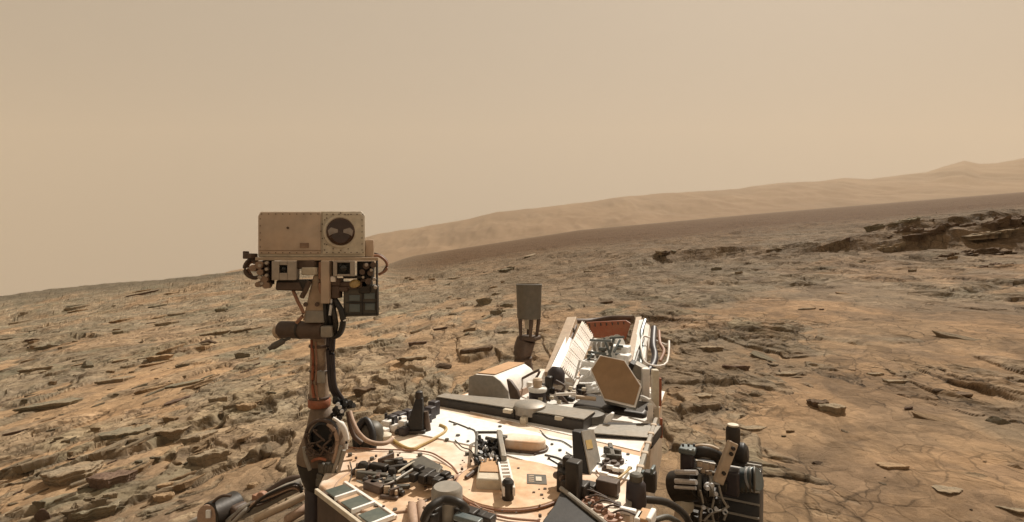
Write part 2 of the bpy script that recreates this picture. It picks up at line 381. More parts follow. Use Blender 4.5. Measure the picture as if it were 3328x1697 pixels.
# ------------------------------------------------------------------ mesh builder
U = Vector((.880, -.475, 0)); V_ = Vector((.475, .880, 0)); W = Vector((0, 0, 1))    # rover: across, backwards, up
XA, YA = Vector((1, 0, 0)), Vector((0, 1, 0))
def P(px, py, Y):                       # the point seen at a pixel, Y metres ahead
    return Vector(((px - 512) / F * Y, Y, CAMZ - (py - 261) / F * Y))
def D(px, py, z=1.10):                  # the point seen at a pixel, lying at height z
    Y = (CAMZ - z) * F / (py - 261); return P(px, py, Y)
def DP(px, py, pt, n):                  # the point seen at a pixel, lying on a plane
    d = Vector(((px - 512) / F, 1, -(py - 261) / F)); c = Vector((0, 0, CAMZ))
    return c + d * ((pt - c).dot(n) / d.dot(n))
class MB:
    def __init__(s): s.v = []; s.f = []; s.pc = []
    def add(s, vs, fs):
        b = len(s.v); s.pc.append((len(s.v), len(s.f))); s.v += [tuple(v) for v in vs]; s.f += [tuple(i + b for i in f) for f in fs]; return s
    def box(s, c, sx, sy, sz, ax=XA, ay=YA, az=W):
        c = Vector(c); vs = [c + ax * (sx * i / 2) + ay * (sy * j / 2) + az * (sz * k / 2) for i in (-1, 1) for j in (-1, 1) for k in (-1, 1)]
        return s.add(vs, [(0, 1, 3, 2), (4, 6, 7, 5), (0, 4, 5, 1), (2, 3, 7, 6), (0, 2, 6, 4), (1, 5, 7, 3)])
    def ubox(s, c, sx, sy, sz): return s.box(c, sx, sy, sz, U, V_, W)
    def prism(s, pts, d, cap=0.0):       # polygon pushed along vector d
        pts = [Vector(p) for p in pts]; n = len(pts); d = Vector(d)
        vs = pts + [p + d for p in pts]
        fs = [tuple(range(n))[::-1], tuple(range(n, 2 * n))] + [(i, (i + 1) % n, n + (i + 1) % n, n + i) for i in range(n)]
        return s.add(vs, fs)
    def hexa(s, a, b):                   # two quads joined
        return s.add(list(a) + list(b), [(0, 3, 2, 1), (4, 5, 6, 7), (0, 1, 5, 4), (1, 2, 6, 5), (2, 3, 7, 6), (3, 0, 4, 7)])
    def cyl(s, a, b, r, r2=None, n=20, cap=True, off=0):
        a = Vector(a); b = Vector(b); r2 = r if r2 is None else r2
        d = (b - a).normalized(); q = d.to_track_quat('Z', 'Y'); e1 = q @ XA; e2 = q @ YA
        vs = []
        for c, rr in ((a, r), (b, r2)):
            vs += [c + (e1 * math.cos(2 * math.pi * i / n + off) + e2 * math.sin(2 * math.pi * i / n + off)) * rr for i in range(n)]
        fs = [(i, (i + 1) % n, n + (i + 1) % n, n + i) for i in range(n)]
        if cap: fs += [tuple(range(n))[::-1], tuple(range(n, 2 * n))]
        return s.add(vs, fs)
    def lathe(s, o, d, prof, n=28, sx=1.0):   # prof: (radius, height) pairs round axis d
        o = Vector(o); d = Vector(d).normalized(); q = d.to_track_quat('Z', 'Y'); e1 = q @ XA; e2 = q @ YA
        vs = []
        for r, h in prof:
            vs += [o + d * h + (e1 * math.cos(2 * math.pi * i / n) * sx + e2 * math.sin(2 * math.pi * i / n)) * r for i in range(n)]
        fs = []
        for k in range(len(prof) - 1):
            fs += [(k * n + i, k * n + (i + 1) % n, (k + 1) * n + (i + 1) % n, (k + 1) * n + i) for i in range(n)]
        fs += [tuple(range(n))[::-1], tuple(range((len(prof) - 1) * n, len(prof) * n))]
        return s.add(vs, fs)
    def tube(s, pts, r, n=10, smooth=4, closed=False):
        p = [Vector(q) for q in pts]
        if smooth and len(p) > 2:
            o = []
            m = len(p)
            for i in range(m if closed else m - 1):
                if closed: p0, p1, p2, p3 = p[(i - 1) % m], p[i], p[(i + 1) % m], p[(i + 2) % m]
                else: p0, p1, p2, p3 = p[max(i - 1, 0)], p[i], p[i + 1], p[min(i + 2, m - 1)]
                for k in range(smooth):
                    t = k / smooth
                    o.append(.5 * ((2 * p1) + (p2 - p0) * t + (2 * p0 - 5 * p1 + 4 * p2 - p3) * t * t + (3 * p1 - p0 - 3 * p2 + p3) * t ** 3))
            if not closed: o.append(p[-1])
            p = o
        vs = []; m = len(p)
        for i, c in enumerate(p):
            d = (p[(i + 1) % m] - p[i - 1]) if closed else (p[min(i + 1, m - 1)] - p[max(i - 1, 0)])
            q = d.normalized().to_track_quat('Z', 'Y'); e1 = q @ XA; e2 = q @ YA
            rr = r[min(i * len(r) // m, len(r) - 1)] if isinstance(r, (list, tuple)) else r
            vs += [c + (e1 * math.cos(2 * math.pi * k / n) + e2 * math.sin(2 * math.pi * k / n)) * rr for k in range(n)]
        fs = []
        for i in range(m if closed else m - 1):
            j = (i + 1) % m
            fs += [(i * n + k, i * n + (k + 1) % n, j * n + (k + 1) % n, j * n + k) for k in range(n)]
        if not closed: fs += [tuple(range(n))[::-1], tuple(range((m - 1) * n, m * n))]
        return s.add(vs, fs)
    def build(s, name, m, parent, bevel=0.0, smooth=False, label=None):
        if name in SPLIT and len(s.pc) > 1:
            ends = s.pc[1:] + [(len(s.v), len(s.f))]; last = None
            for (v0, f0), (v1, f1) in zip(s.pc, ends):
                q = MB(); q.add(s.v[v0:v1], [tuple(i - v0 for i in f) for f in s.f[f0:f1]])
                last = q.build(name, m, parent, bevel, smooth, label)
            return last
        me = bpy.data.meshes.new(name); c = Vector((0, 0, 0))
        for v in s.v: c += Vector(v)
        c /= max(len(s.v), 1)
        me.from_pydata([tuple(Vector(v) - c) for v in s.v], [], s.f); me.update()
        me.materials.append(m)
        o = bpy.data.objects.new(name, me); COL.objects.link(o)
        o['wc'] = 0; del o['wc']
        pw = parent.get('_w') if parent else None
        pl = Vector(pw) if pw is not None else Vector((0, 0, 0))
        o.parent = parent; o.location = c - pl; WPOS[o.name] = c
        if parent is not None: o.location = c - WPOS.get(parent.name, Vector((0, 0, 0)))
        import bmesh
        bm = bmesh.new(); bm.from_mesh(me); bmesh.ops.recalc_face_normals(bm, faces=bm.faces); bm.to_mesh(me); bm.free()
        if bevel:
            b = o.modifiers.new('bevel', 'BEVEL'); b.width = bevel; b.segments = 2; b.limit_method = 'ANGLE'; b.angle_limit = math.radians(35)
        if smooth or bevel:
            for p_ in me.polygons: p_.use_smooth = True
            if not bevel or True:
                try: me.set_sharp_from_angle(angle=math.radians(40))
                except Exception: pass
        if label: o['label'] = label
        return o
WPOS = {}
SPLIT = set('edge_box actuator rail_clamp dark_connector front_connector junction_box gear valve_cluster valve_cap grey_hatch hatch_block connector_pin panel_base rear_equipment rear_cable rear_clip beam_fitting support_strut white_strut beam_top navigation_camera navigation_lens camera_bracket pivot_mechanism copper_strut dark_cable box_panel drive_block drive_cable bright_bolt pale_fitting link_pin block_bolt coiled_spring sampling_mechanism cross_fixture end_block cable_bundle neck_hole bright_connector drive_mechanism connector_clip valve_fitting tube_clamp side_knob edge_strut edge_post bolt_row'.split())
def empty(name, loc):
    o = bpy.data.objects.new(name, None); COL.objects.link(o); o.location = loc; o.empty_display_size = .2
    WPOS[o.name] = Vector(loc); return o

# ------------------------------------------------------------------ rover materials
DUST = (.40, .255, .15)
M = dict(
    white=mat('dusty_white_paint', (.86, .84, .80), .55, dust=.35, dcol=(.52, .36, .23), scale=3.5),
    deckw=mat('dusty_deck_paint', (.90, .84, .74), .6, dust=.95, dcol=(.58, .36, .21), scale=2.8, bump=.1),
    deckd=mat('dust_covered_deck', (.76, .57, .40), .7, dust=.8, dcol=(.54, .33, .18), scale=5.5, bump=.1),
    clean=mat('bright_white_paint', (.88, .88, .86), .5, dust=.14, dcol=(.6, .47, .34), scale=5),
    tan=mat('tan_dusted_metal', (.50, .40, .29), .6, dust=.6, dcol=(.42, .29, .19), scale=5),
    putty=mat('pale_tan_cover', (.52, .42, .33), .65, dust=.45, dcol=(.44, .29, .18), scale=3),
    putty2=mat('pale_metal_front', (.62, .56, .45), .6, dust=.4, dcol=(.42, .32, .21), scale=8),
    brown=mat('brown_housing', (.060, .038, .026), .6, dust=.40, dcol=(.15, .092, .060), scale=9),
    dark=mat('dark_metal', (.022, .019, .016), .5, .3, dust=.30, dcol=(.075, .054, .038), scale=9),
    black=mat('black_housing', (.010, .009, .009), .5, dust=.16, dcol=(.06, .045, .033), scale=10),
    grey=mat('grey_metal', (.27, .255, .225), .5, .2, dust=.4, dcol=(.32, .25, .18), scale=7),
    greyd=mat('dark_grey_metal', (.085, .080, .066), .55, .2, dust=.30, dcol=(.15, .115, .08), scale=7),
    purple=mat('purplish_black_housing', (.022, .016, .020), .5, dust=.22, dcol=(.085, .058, .05), scale=8),
    silver=mat('bare_silver_metal', (.70, .70, .70), .32, .45, dust=.15, dcol=(.35, .27, .2), scale=8),
    steel=mat('blue_grey_metal', (.13, .165, .175), .4, .4, dust=.3, dcol=(.17, .14, .10), scale=8),
    rust=mat('copper_red_tape', (.30, .075, .028), .6, dust=.4, dcol=(.30, .15, .08), scale=14),
    copper=mat('copper_brown_cable', (.27, .13, .075), .6, dust=.4, dcol=(.35, .2, .13), scale=14),
    hose=mat('pinkish_hose', (.36, .24, .17), .7, dust=.5, dcol=(.42, .28, .19), scale=14),
    gold=mat('amber_flat_cable', (.42, .28, .08), .5, dust=.4, dcol=(.45, .32, .18), scale=10),
    lens=mat('lens_glass', (.010, .014, .014), .08, dust=.03, scale=5, bump=0),
    mirror=mat('telescope_window', (.10, .065, .05), .05, .9, dust=.06, dcol=(.16, .1, .08), scale=3, bump=0),
    glass=mat('grey_green_glass', (.10, .125, .11), .35, .3, dust=.2, dcol=(.28, .26, .2), scale=9, bump=.02),
    orange=mat('orange_dust_panel', (.52, .31, .155), .7, dust=.55, dcol=(.42, .24, .12), scale=4),
    hexa=mat('tan_antenna_face', (.29, .172, .082), .75, dust=.5, dcol=(.30, .19, .105), scale=3),
)

rover = empty('rover', (0.1, 2.6, 0.0))
tag(rover, 'dusty white wheeled robotic rover with a tall camera mast parked on the broken bedrock', 'rover')

# ------------------------------------------------------------------ body and deck
ZD = 1.10
dk = [(322, 484), (334, 459), (378, 431), (437, 403), (540, 369), (600, 371), (662, 391), (655, 418), (643, 450), (631, 490), (620, 540), (560, 560), (440, 560), (372, 524)]
dpts = [D(x, y, ZD) for x, y in dk]
body = MB().prism([p - W * .07 for p in dpts], (0, 0, -.36)).build('body', M['tan'], rover, .01)
deck = MB().prism([p + (p - Vector((.0, 2.4, p.z))).normalized() * .012 - W * .0655 for p in dpts], (0, 0, .0655)).build('deck', M['deckw'], rover, .008)
def dd(px, py, z=0.0): return D(px, py, ZD + z)
# bright back strip along the beam, and the left white corner
MB().prism([dd(436, 404), dd(640, 452), dd(655, 420), dd(665, 392), dd(545, 371)], W * .004).build('rear_panel', M['white'], deck)
MB().prism([dd(394, 430), dd(432, 409), dd(646, 459), dd(641, 484), dd(600, 474), dd(540, 466), dd(480, 448)], W * .006).build('bright_panel', M['clean'], deck)
# round covers with raised rims
def disc(px, py, rx, mat_, name, z=0.0, h=.012, rim=None):
    c = dd(px, py); e = dd(px + rx, py); r = (e - c).length
    MB().lathe(c + W * z, W, [(r, 0), (r, h * .7), (r * .985, h)], 64).build(name, mat_, deck, 0, True)
    if rim:
        pts = [c + W * (z + h * .5) + (XA * math.cos(a) + YA * math.sin(a)) * (r + .002) for a in [2 * math.pi * i / 40 for i in range(40)]]
        MB().tube(pts, .0045, 8, 2, True).build('cover_rim', rim, deck, 0, True)
    return c, r
disc(512, 485, 56, M['deckd'], 'round_cover', .001, .014, M['copper'])
disc(398, 484, 60, M['deckd'], 'round_cover', .001, .006, M['hose'])
# seams, straps and cables across the deck
def dtube(pts, r, m, name, z=.008, parent=deck, n=8):
    return MB().tube([dd(x, y, z) for x, y in pts], r, n, 5).build(name, m, parent, 0, True)
dtube([(346, 447), (370, 449), (402, 450), (428, 452), (441, 458), (452, 466), (458, 474)], .0035, M['copper'], 'deck_cable')
dtube([(393, 440), (402, 446), (412, 449), (421, 445), (433, 439), (444, 432.5), (446, 428), (440, 425)], .0075, M['gold'], 'flat_cable', .010)
dtube([(449, 421), (458, 424), (468, 428), (475, 431), (477, 440)], .004, M['greyd'], 'deck_cable')
dtube([(424, 502), (436, 496), (445, 491), (456, 480)], .005, M['brown'], 'deck_cable')
dtube([(470, 505), (486, 512), (508, 518), (540, 521)], .004, M['copper'], 'deck_cable')
dtube([(545, 455), (560, 459), (572, 468)], .005, M['greyd'], 'deck_cable')
dtube([(548, 458), (558, 464), (568, 471)], .003, M['black'], 'deck_cable')
# small fixings all over the deck
rnd = random.Random(5)
fx = MB()
for px, py in [(350, 456), (372, 460), (391, 453), (420, 456), (447, 441), (458, 437), (468, 443), (467, 455), (545, 470), (556, 478), (552, 492), (541, 500), (526, 505), (469, 430), (455, 426), (500, 428), (552, 446), (560, 452), (489, 507), (360, 500), (377, 508), (395, 512), (592, 452), (628, 456), (630, 470), (606, 500), (617, 498), (618, 506), (590, 506)]:
    c = dd(px, py); fx.cyl(c, c + W * .012, .007 + rnd.random() * .004, n=8)
fx.build('bolt_row', M['greyd'], deck)
# stadium shaped raised pad
c0 = dd(512, 448.5); c1 = dd(534, 450.5); ax = (c1 - c0).normalized(); ay = W.cross(ax); r0 = .052
st = []
for i in range(13): a = -math.pi / 2 + math.pi * i / 12; st.append(c1 + ax * math.cos(a) * r0 + ay * math.sin(a) * r0)
for i in range(13): a = math.pi / 2 + math.pi * i / 12; st.append(c0 + ax * math.cos(a) * r0 + ay * math.sin(a) * r0)
pad = MB().prism([p + W * .004 for p in st], W * .05).build('raised_pad', M['deckw'], deck, .008)
MB().tube([p + (p - (c0 + c1) / 2).normalized() * .008 + W * .012 for p in st], .006, 8, 1, True).build('pad_rim', M['brown'], deck, 0, True)
# data plate
dq = [dd(527, 474.5, .014), dd(546, 475.5, .014), dd(547, 485, .014), dd(527, 484, .014)]
MB().prism(dq, W * .003).build('data_plate', M['greyd'], deck)
def inq(q, u, v): return q[0].lerp(q[1], u).lerp(q[3].lerp(q[2], u), v)
MB().prism([inq(dq, a, b) + W * .0035 for a, b in ((.45, .3), (.75, .3), (.75, .75), (.45, .75))], W * .0015).build('plate_window', M['putty2'], deck)
pl = MB()
for k in range(4):
    pl.prism([inq(dq, a, b) + W * .0035 for a, b in ((.08, .16 + k * .2), (.36, .16 + k * .2), (.36, .24 + k * .2), (.08, .24 + k * .2))], W * .001)
pl.build('plate_lines', M['tan'], deck)

# ------------------------------------------------------------------ dark mechanism sunk into the front left cover
mech = MB()
def bar(mb, a, b, w, h, z=.0):
    a = dd(*a, z); b = dd(*b, z); d = (b - a); L = d.length; d.normalize(); s_ = W.cross(d)
    mb.box((a + b) / 2 + W * h / 2, L, w, h, d, s_, W)
mat3 = (M['brown'], M['dark'], M['greyd'])
for k, (a, b, w_, h) in enumerate([((356, 472), (371, 470), .035, .03), ((371, 471), (387, 474), .03, .035), ((357, 478), (388, 481), .022, .028),
                    ((366, 488), (383, 494), .032, .03), ((384, 493), (404, 496), .02, .018), ((384, 467), (403, 463), .02, .025),
                    ((378, 466), (394, 459), .008, .03), ((388, 474), (410, 470), .02, .03), ((386, 484), (412, 480), .028, .02), ((354, 475), (362, 468), .02, .02),
                    ((372, 484), (392, 489), .03, .02), ((392, 489), (410, 488), .02, .014), ((380, 498), (398, 500), .016, .012), ((395, 466), (407, 468), .012, .03)]):
    m_ = MB(); bar(m_, a, b, w_, h, .007); m_.build('mechanism_bar', mat3[k % 3], deck, .004)
r12 = random.Random(12)
for k in range(34):
    t = r12.random(); px = 357 + 50 * t + r12.uniform(-3, 3); py = 470 + 22 * t * r12.uniform(.2, 1.1) + r12.uniform(-3, 6)
    an = r12.choice((0.15, 1.7, .9)) + r12.uniform(-.2, .2)
    MB().box(dd(px, py, .012 + r12.random() * .02), .02 + r12.random() * .035, .008 + r12.random() * .012, .012 + r12.random() * .016, Vector((math.cos(an), math.sin(an), 0)), Vector((-math.sin(an), math.cos(an), 0)), W).build('mechanism_piece', (M['brown'], M['dark'], M['greyd'], M['tan'])[k % 4], deck, .002)
for px, py, r, h in [(363, 472, .020, .04), (392, 477, .016, .035), (374, 489, .02, .03), (397, 493, .014, .025), (400, 469, .014, .03)]:
    c = dd(px, py, .007); MB().lathe(c, W, [(r, 0), (r, h * .8), (r * .7, h), (r * .4, h)], 18).build('actuator', M['dark'], deck, 0, True)
MB().tube([dd(357, 481, .02), dd(372, 485, .03), (dd(388, 484, .035)), dd(405, 474, .035), dd(418, 466, .03)], .0045, 8).build('mechanism_cable', M['grey'], deck, 0, True)
MB().tube([dd(380, 463, .01), dd(388, 460, .03), dd(398, 460, .03), dd(404, 464, .02), dd(398, 468, .02)], .0045, 8).build('mechanism_cable', M['brown'], deck, 0, True)
hx = MB()
q = [dd(409, 468, .012), dd(423, 462, .012), dd(443, 473, .012), dd(436, 485, .012), dd(421, 484, .012)]
hx.prism(q, W * .03); hx.build('grey_hatch', M['greyd'], deck, .006)
hx = MB()
for px, py, s_ in [(419, 470, .03), (428, 474, .04), (434, 478, .035), (424, 478, .03), (414, 477, .025), (438, 482, .03), (445, 476, .028), (450, 480, .022)]:
    hx.ubox(dd(px, py, .05), s_, s_ * 1.3, .03)
hx.build('hatch_block', M['dark'], deck, .004)
MB().tube([dd(398, 472, .03), dd(410, 464, .04), dd(422, 460.5, .035), dd(436, 466, .035), dd(449, 474, .03)], .004, 6, 2).build('hatch_trim', M['putty2'], deck, 0, True)
MB().tube([dd(444, 492, .02), dd(447, 484, .05), dd(452, 479, .05), dd(456, 476, .02)], .008, 8).build('grab_loop', M['hose'], deck, 0, True)

# ------------------------------------------------------------------ connector bay with sunlit box and perforated bracket
bay = empty('connector_bay', dd(490, 470)); bay.parent = rover; bay.location = dd(490, 470) - WPOS['rover']; WPOS['connector_bay'] = dd(490, 470)
b = MB()
fr = [dd(477, 443), dd(501, 443), dd(503, 470), dd(476, 468)]
for i in range(4):
    a_, c_ = fr[i], fr[(i + 1) % 4]; b.tube([a_ + W * .05, c_ + W * .05], .007, 8, 0); b.cyl(a_, a_ + W * .05, .007, n=8)
b.build('bay_frame', M['greyd'], bay)
cl = MB(); r2_ = random.Random(3)
for i in range(70):
    c = dd(477 + r2_.random() * 24, 441 + r2_.random() * 26, .01 + r2_.random() * .045)
    d = Vector((r2_.uniform(-1, 1), r2_.uniform(-1, 1), r2_.uniform(0, 1.2))).normalized()
    cl.cyl(c, c + d * .030, .006 + r2_.random() * .004, n=10)
cl.build('connector_cluster', M['black'], bay, 0, True)
cl = MB()
for i in range(16):
    c = dd(480 + r2_.random() * 18, 447 + r2_.random() * 17, .05 + r2_.random() * .015)
    d = Vector((r2_.uniform(-1, 1), r2_.uniform(-1, 1), 1.2)).normalized()
    cl.cyl(c, c + d * .014, .0055, n=8)
cl.build('connector_cap', M['silver'], bay, 0, True)
cb = [dd(480, 471), dd(501, 471), dd(502, 494), dd(476, 493)]
MB().prism([p + W * .003 for p in cb], W * .05).build('sunlit_box', M['putty2'], bay, .007)
MB().prism([inq(cb, a_, b_) + W * .0535 for a_, b_ in ((.08, .06), (.92, .06), (.92, .72), (.08, .72))], W * .004).build('box_lid', M['orange'], bay, .002)
# perforated ladder bracket stands on the deck
lb = MB(); A_, B_ = dd(503, 463, .05), dd(509, 492, .05); dl = (B_ - A_); L = dl.length; dl.normalize(); sl = W.cross(dl)
for s_ in (-1, 1): lb.box((A_ + B_) / 2 + sl * s_ * .018, L, .008, .03, dl, sl, W)
for k in range(8): lb.box(A_ + dl * L * (k + .5) / 8, .012, .03, .028, dl, sl, W)
lb.build('perforated_bracket', M['white'], bay, .001)
lb = MB(); A2, B2 = dd(499, 435, .06), dd(504, 462, .06); d2 = (B2 - A2).normalized()
lb.box((A2 + B2) / 2, (B2 - A2).length, .022, .05, d2, W.cross(d2), W); lb.build('side_bracket', M['grey'], bay, .004)
mo = MB(); c = dd(508, 503); mo.lathe(c, W, [(.035, 0), (.035, .008), (.021, .012), (.021, .075), (.012, .085)], 20); mo.build('latch_motor', M['dark'], bay, 0, True)
mo = MB(); mo.cyl(dd(492, 441, .03), dd(492, 441, .1), .006, n=8); mo.cyl(dd(486, 438, .05), dd(500, 441, .05), .009, n=8); mo.ubox(dd(503, 439, .05), .03, .03, .03); mo.build('valve_fitting', M['greyd'], bay)
MB().tube([dd(466, 478, .02), dd(478, 468.5, .03)], .009, 8, 0).build('tool_handle', M['brown'], bay, 0, True)

# ------------------------------------------------------------------ front hardware
fh = MB(); c = dd(447, 509, .055)
fh.lathe(dd(447, 516), W, [(.052, 0), (.052, .09), (.044, .10), (.0, .101)][:3], 32); fh.build('grey_drum', M['grey'], rover, 0, True)
fh = MB()
for px, py, s_, h in [(462, 515, .04, .05), (471, 517, .045, .05), (480, 518, .04, .04), (434, 517, .04, .07), (430, 522, .04, .06), (488, 521, .04, .04)]: fh.ubox(dd(px, py, h / 2 + .002), s_, s_, h)
fh.build('front_connector', M['dark'], rover, .005)
fh = MB(); fh.ubox(dd(468, 519, .07), .09, .03, .016); fh.build('connector_plate', M['steel'], rover, .003)
MB().tube([dd(424, 520, .05), dd(430, 508, .09), dd(444, 500, .1), dd(459, 503, .1), dd(466, 510, .07)], .014, 10).build('thick_cable', M['dark'], rover, 0, True)
for a_ in ((412, 506, 414, 530), (421, 504, 424, 530)):
    MB().tube([dd(a_[0], a_[1], .01), dd((a_[0] + a_[2]) / 2, (a_[1] + a_[3]) / 2, .035), dd(a_[2], a_[3], .02)], .016, 10).build('padded_strap', M['hose'], rover, 0, True)

# sample tray at the front left corner
tray = empty('sample_tray', dd(345, 505)); tray.parent = rover; tray.location = dd(345, 505) - WPOS['rover']; WPOS['sample_tray'] = dd(345, 505)
A0, B0 = dd(317, 491), dd(372, 533); ed = (B0 - A0).normalized(); inn = Vector((-ed.y, ed.x, 0)); L = (B0 - A0).length
if inn.y < 0: inn = -inn
MB().box((A0 + B0) / 2 - W * .13 + inn * .03, L, .06, .25, ed, inn, W).build('tray_wall', M['brown'], tray, .004)
MB().box((A0 + B0) / 2 + W * .002 - inn * .004, L, .012, .018, ed, inn, W).build('tray_edge', M['putty2'], tray, .002)
for k in range(3):
    o_ = A0 + ed * (L * (.10 + .31 * k)) + inn * .012
    MB().prism([o_ + W * .008, o_ + ed * .075 + W * .008, o_ + ed * .075 + inn * .075 + W * .008, o_ + inn * .075 + W * .008], W * .005).build('tray_cell', M['glass'], tray, .002)
    MB().box(o_ + ed * .090 + inn * .038 + W * .012, .010, .085, .016, ed, inn, W).build('tray_divider', M['clean'], tray, .002)
MB().box((A0 + B0) / 2 + W * .008 + inn * .098, L * .9, .012, .012, ed, inn, W).build('tray_rail', M['white'], tray, .002)

# black wedge cover with pale edge, front right
wd = [dd(561, 490, .05), dd(607, 527, .05), dd(600, 570, .05), dd(530, 570, .05), dd(543, 520, .05), dd(554, 505, .05)]
wedge = MB().prism([p - W * .12 for p in wd], W * .12).build('wedge_cover', M['black'], rover, .004)
MB().tube([wd[0] + W * .006, wd[1] + W * .006], .008, 8, 0).build('wedge_edge', M['grey'], wedge)
# gear rack behind the wedge
gr = MB()
for k in range(6):
    a_ = dd(568 + k * 8.2, 493 + k * 5.2, .0); gr.tube([a_ + W * .012, a_ + W * .03 + U * .04 + V_ * .02, a_ + W * .012 + U * .11 + V_ * .03], .0035, 8)
gr.build('coiled_spring', M['brown'], rover, 0, True)
gr = MB()
for px, py, s_ in [(588, 503, .03), (600, 510, .028), (611, 520, .03), (584, 495, .02), (618, 519, .02), (596, 500, .018), (593, 506, .015), (606, 514, .018)]:
    c = dd(px, py); gr.lathe(c, W, [(s_ * .8, 0), (s_ * .8, .008), (s_ * .35, .01), (s_ * .35, .02)], 14)
gr.build('gear', M['copper'], rover, 0, True)
MB().ubox(dd(628, 511, .02), .055, .02, .02).build('white_block', M['clean'], rover, .004)
xm = MB(); xm.ubox(dd(639, 519, .02), .02, .06, .03); xm.ubox(dd(651, 519, .02), .018, .08, .04); xm.build('end_block', M['white'], rover, .005)
MB().ubox(dd(645, 518, .02), .04, .08, .03).build('copper_block', M['orange'], rover, .005)

# ------------------------------------------------------------------ tall leaning panel on the deck
pn = empty('leaning_panel', dd(585, 487)); pn.parent = rover; pn.location = dd(585, 487) - WPOS['rover']; WPOS['leaning_panel'] = dd(585, 487)
Yb, Yt = 2.02, 2.14
fq = [P(572, 431, Yt), P(580, 432, Yt - .01), P(591, 488, Yb - .02), P(574, 492, Yb)]
bq = [P(574, 429, Yt + .14), P(592, 429, Yt + .09), P(603.5, 485, Yb + .09), P(590, 480, Yb + .15)]
MB().hexa(fq, bq).build('panel_body', M['black'], pn, .003)
gq = [P(580.3, 431.5, Yt - .008), P(592.3, 429.5, Yt + .085), P(604, 485, Yb + .085), P(591.4, 489, Yb - .022)]
nn = (gq[1] - gq[0]).cross(gq[3] - gq[0]).normalized()
if nn.dot(Vector((0, 0, CAMZ)) - gq[0]) < 0: nn = -nn
MB().prism([g + nn * .002 for g in gq], nn * .006).build('panel_face', M['grey'], pn, .001)
MB().prism([g + nn * .0085 for g in (inq(gq, .1, .18), inq(gq, .6, .18), inq(gq, .6, .34), inq(gq, .1, .34))], nn * .001).build('panel_patch', M['gold'], pn)
pm = MB()
for px, py, s_, h in [(565, 482, .05, .09), (571, 488, .06, .07), (580, 489, .06, .05), (562, 476, .03, .1), (568, 474, .035, .13), (590, 487, .05, .03), (574, 480, .05, .14)]: pm.ubox(dd(px, py, h / 2), s_, s_, h)
pm.build('panel_base', M['dark'], pn, .006)
MB().cyl(dd(556, 475, .05), dd(564, 479, .07), .013, n=10).build('probe', M['brown'], pn, 0, True)
MB().ubox(dd(608, 486, .03), .08, .05, .05).build('side_block', M['brown'], pn, .005)

# fixture behind it on the sunlit patch
sf = MB()
for a_, b_, w_ in [((604, 453), (621, 457), .02), ((610, 449), (613, 462), .02), ((606, 461), (622, 462), .016)]: bar(sf, a_, b_, w_, .03, .01)
sf.build('cross_fixture', M['greyd'], rover, .004)
sf = MB()
for px, py, s_ in [(607, 464, .035), (614, 466, .04), (620, 462, .03), (611, 471, .04), (618, 474, .035), (606, 470, .03)]:
    c = dd(px, py, .01); sf.lathe(c, W, [(s_ * .6, 0), (s_ * .6, .012), (s_ * .3, .014), (s_ * .3, .022)], 14)
sf.build('valve_cluster', M['brown'], rover, 0, True)
sf = MB()
for px, py, s_ in [(610, 467, .02), (616, 469.5, .02), (604, 474, .025), (613, 477, .03), (621, 470, .018)]:
    c = dd(px, py, .03); sf.ubox(c, s_ * 1.3, s_ * .6, .014)
sf.build('valve_cap', M['clean'], rover, 0, True)
MB().tube([dd(606, 477, .02), dd(616, 479, .03), dd(625, 473, .03), dd(630, 468, .02)], .005, 8).build('fixture_cable', M['gold'], rover, 0, True)

# purplish cylinder housing at the right edge
ph = empty('side_actuator', dd(638, 500)); ph.parent = rover; ph.location = dd(638, 500) - WPOS['rover']; WPOS['side_actuator'] = dd(638, 500)
c = dd(636, 505)
MB().lathe(c, W, [(.034, 0), (.036, .01), (.034, .05), (.033, .075), (.024, .085)], 24).build('actuator_body', M['purple'], ph, 0, True)
MB().lathe(c + W * .085, W, [(.022, 0), (.023, .02), (.016, .026)], 20).build('actuator_top', M['greyd'], ph, 0, True)
mq = MB(); mq.ubox(P(650, 481, 1.93), .045, .04, .075); mq.build('connector_box', M['dark'], ph, .006)
mq = MB(); mq.ubox(P(646, 474, 1.95), .035, .03, .02); mq.ubox(P(653, 476, 1.93), .012, .05, .07); mq.build('connector_clip', M['steel'], ph, .003)

# right edge rail, brackets
eg = MB(); e0, e1 = dd(627, 512, .01), dd(656, 420, .01); dE = (e1 - e0).normalized()
eg.box((e0 + e1) / 2, (e1 - e0).length, .02, .03, dE, W.cross(dE), W); eg.build('edge_rail', M['grey'], rover, .004)
e2 = MB()
for t in (.35, .5, .62, .75, .88): e2.box(e0.lerp(e1, t) + W * .008, .03, .03, .02, dE, W.cross(dE), W)
e2.build('rail_clamp', M['tan'], rover, .005)
pk = MB(); pk.box(P(655, 400, 2.75), .035, .04, .33); pk.build('edge_post', M['putty2'], rover, .005)
pk = MB(); pk.box(P(645, 385, 3.0), .045, .05, .20); pk.box(P(650, 413, 2.7), .03, .03, .1); pk.build('edge_box', M['white'], rover, .006)
pk = MB(); pk.box(P(661, 428, 2.6), .012, .02, .10); pk.box(P(660, 392, 2.9), .014, .02, .16); pk.build('edge_strut', M['rust'], rover, .002)
MB().tube([P(634, 403, 2.8), P(641, 397, 2.8), P(650, 401, 2.75), P(655, 408, 2.7)], .010, 8).build('edge_cable', M['white'], rover, 0, True)
MB().tube([P(646, 408, 2.7), P(652, 412, 2.7), P(650, 424, 2.7), P(656, 436, 2.6)], .012, 8).build('edge_hose', M['purple'], rover, 0, True)

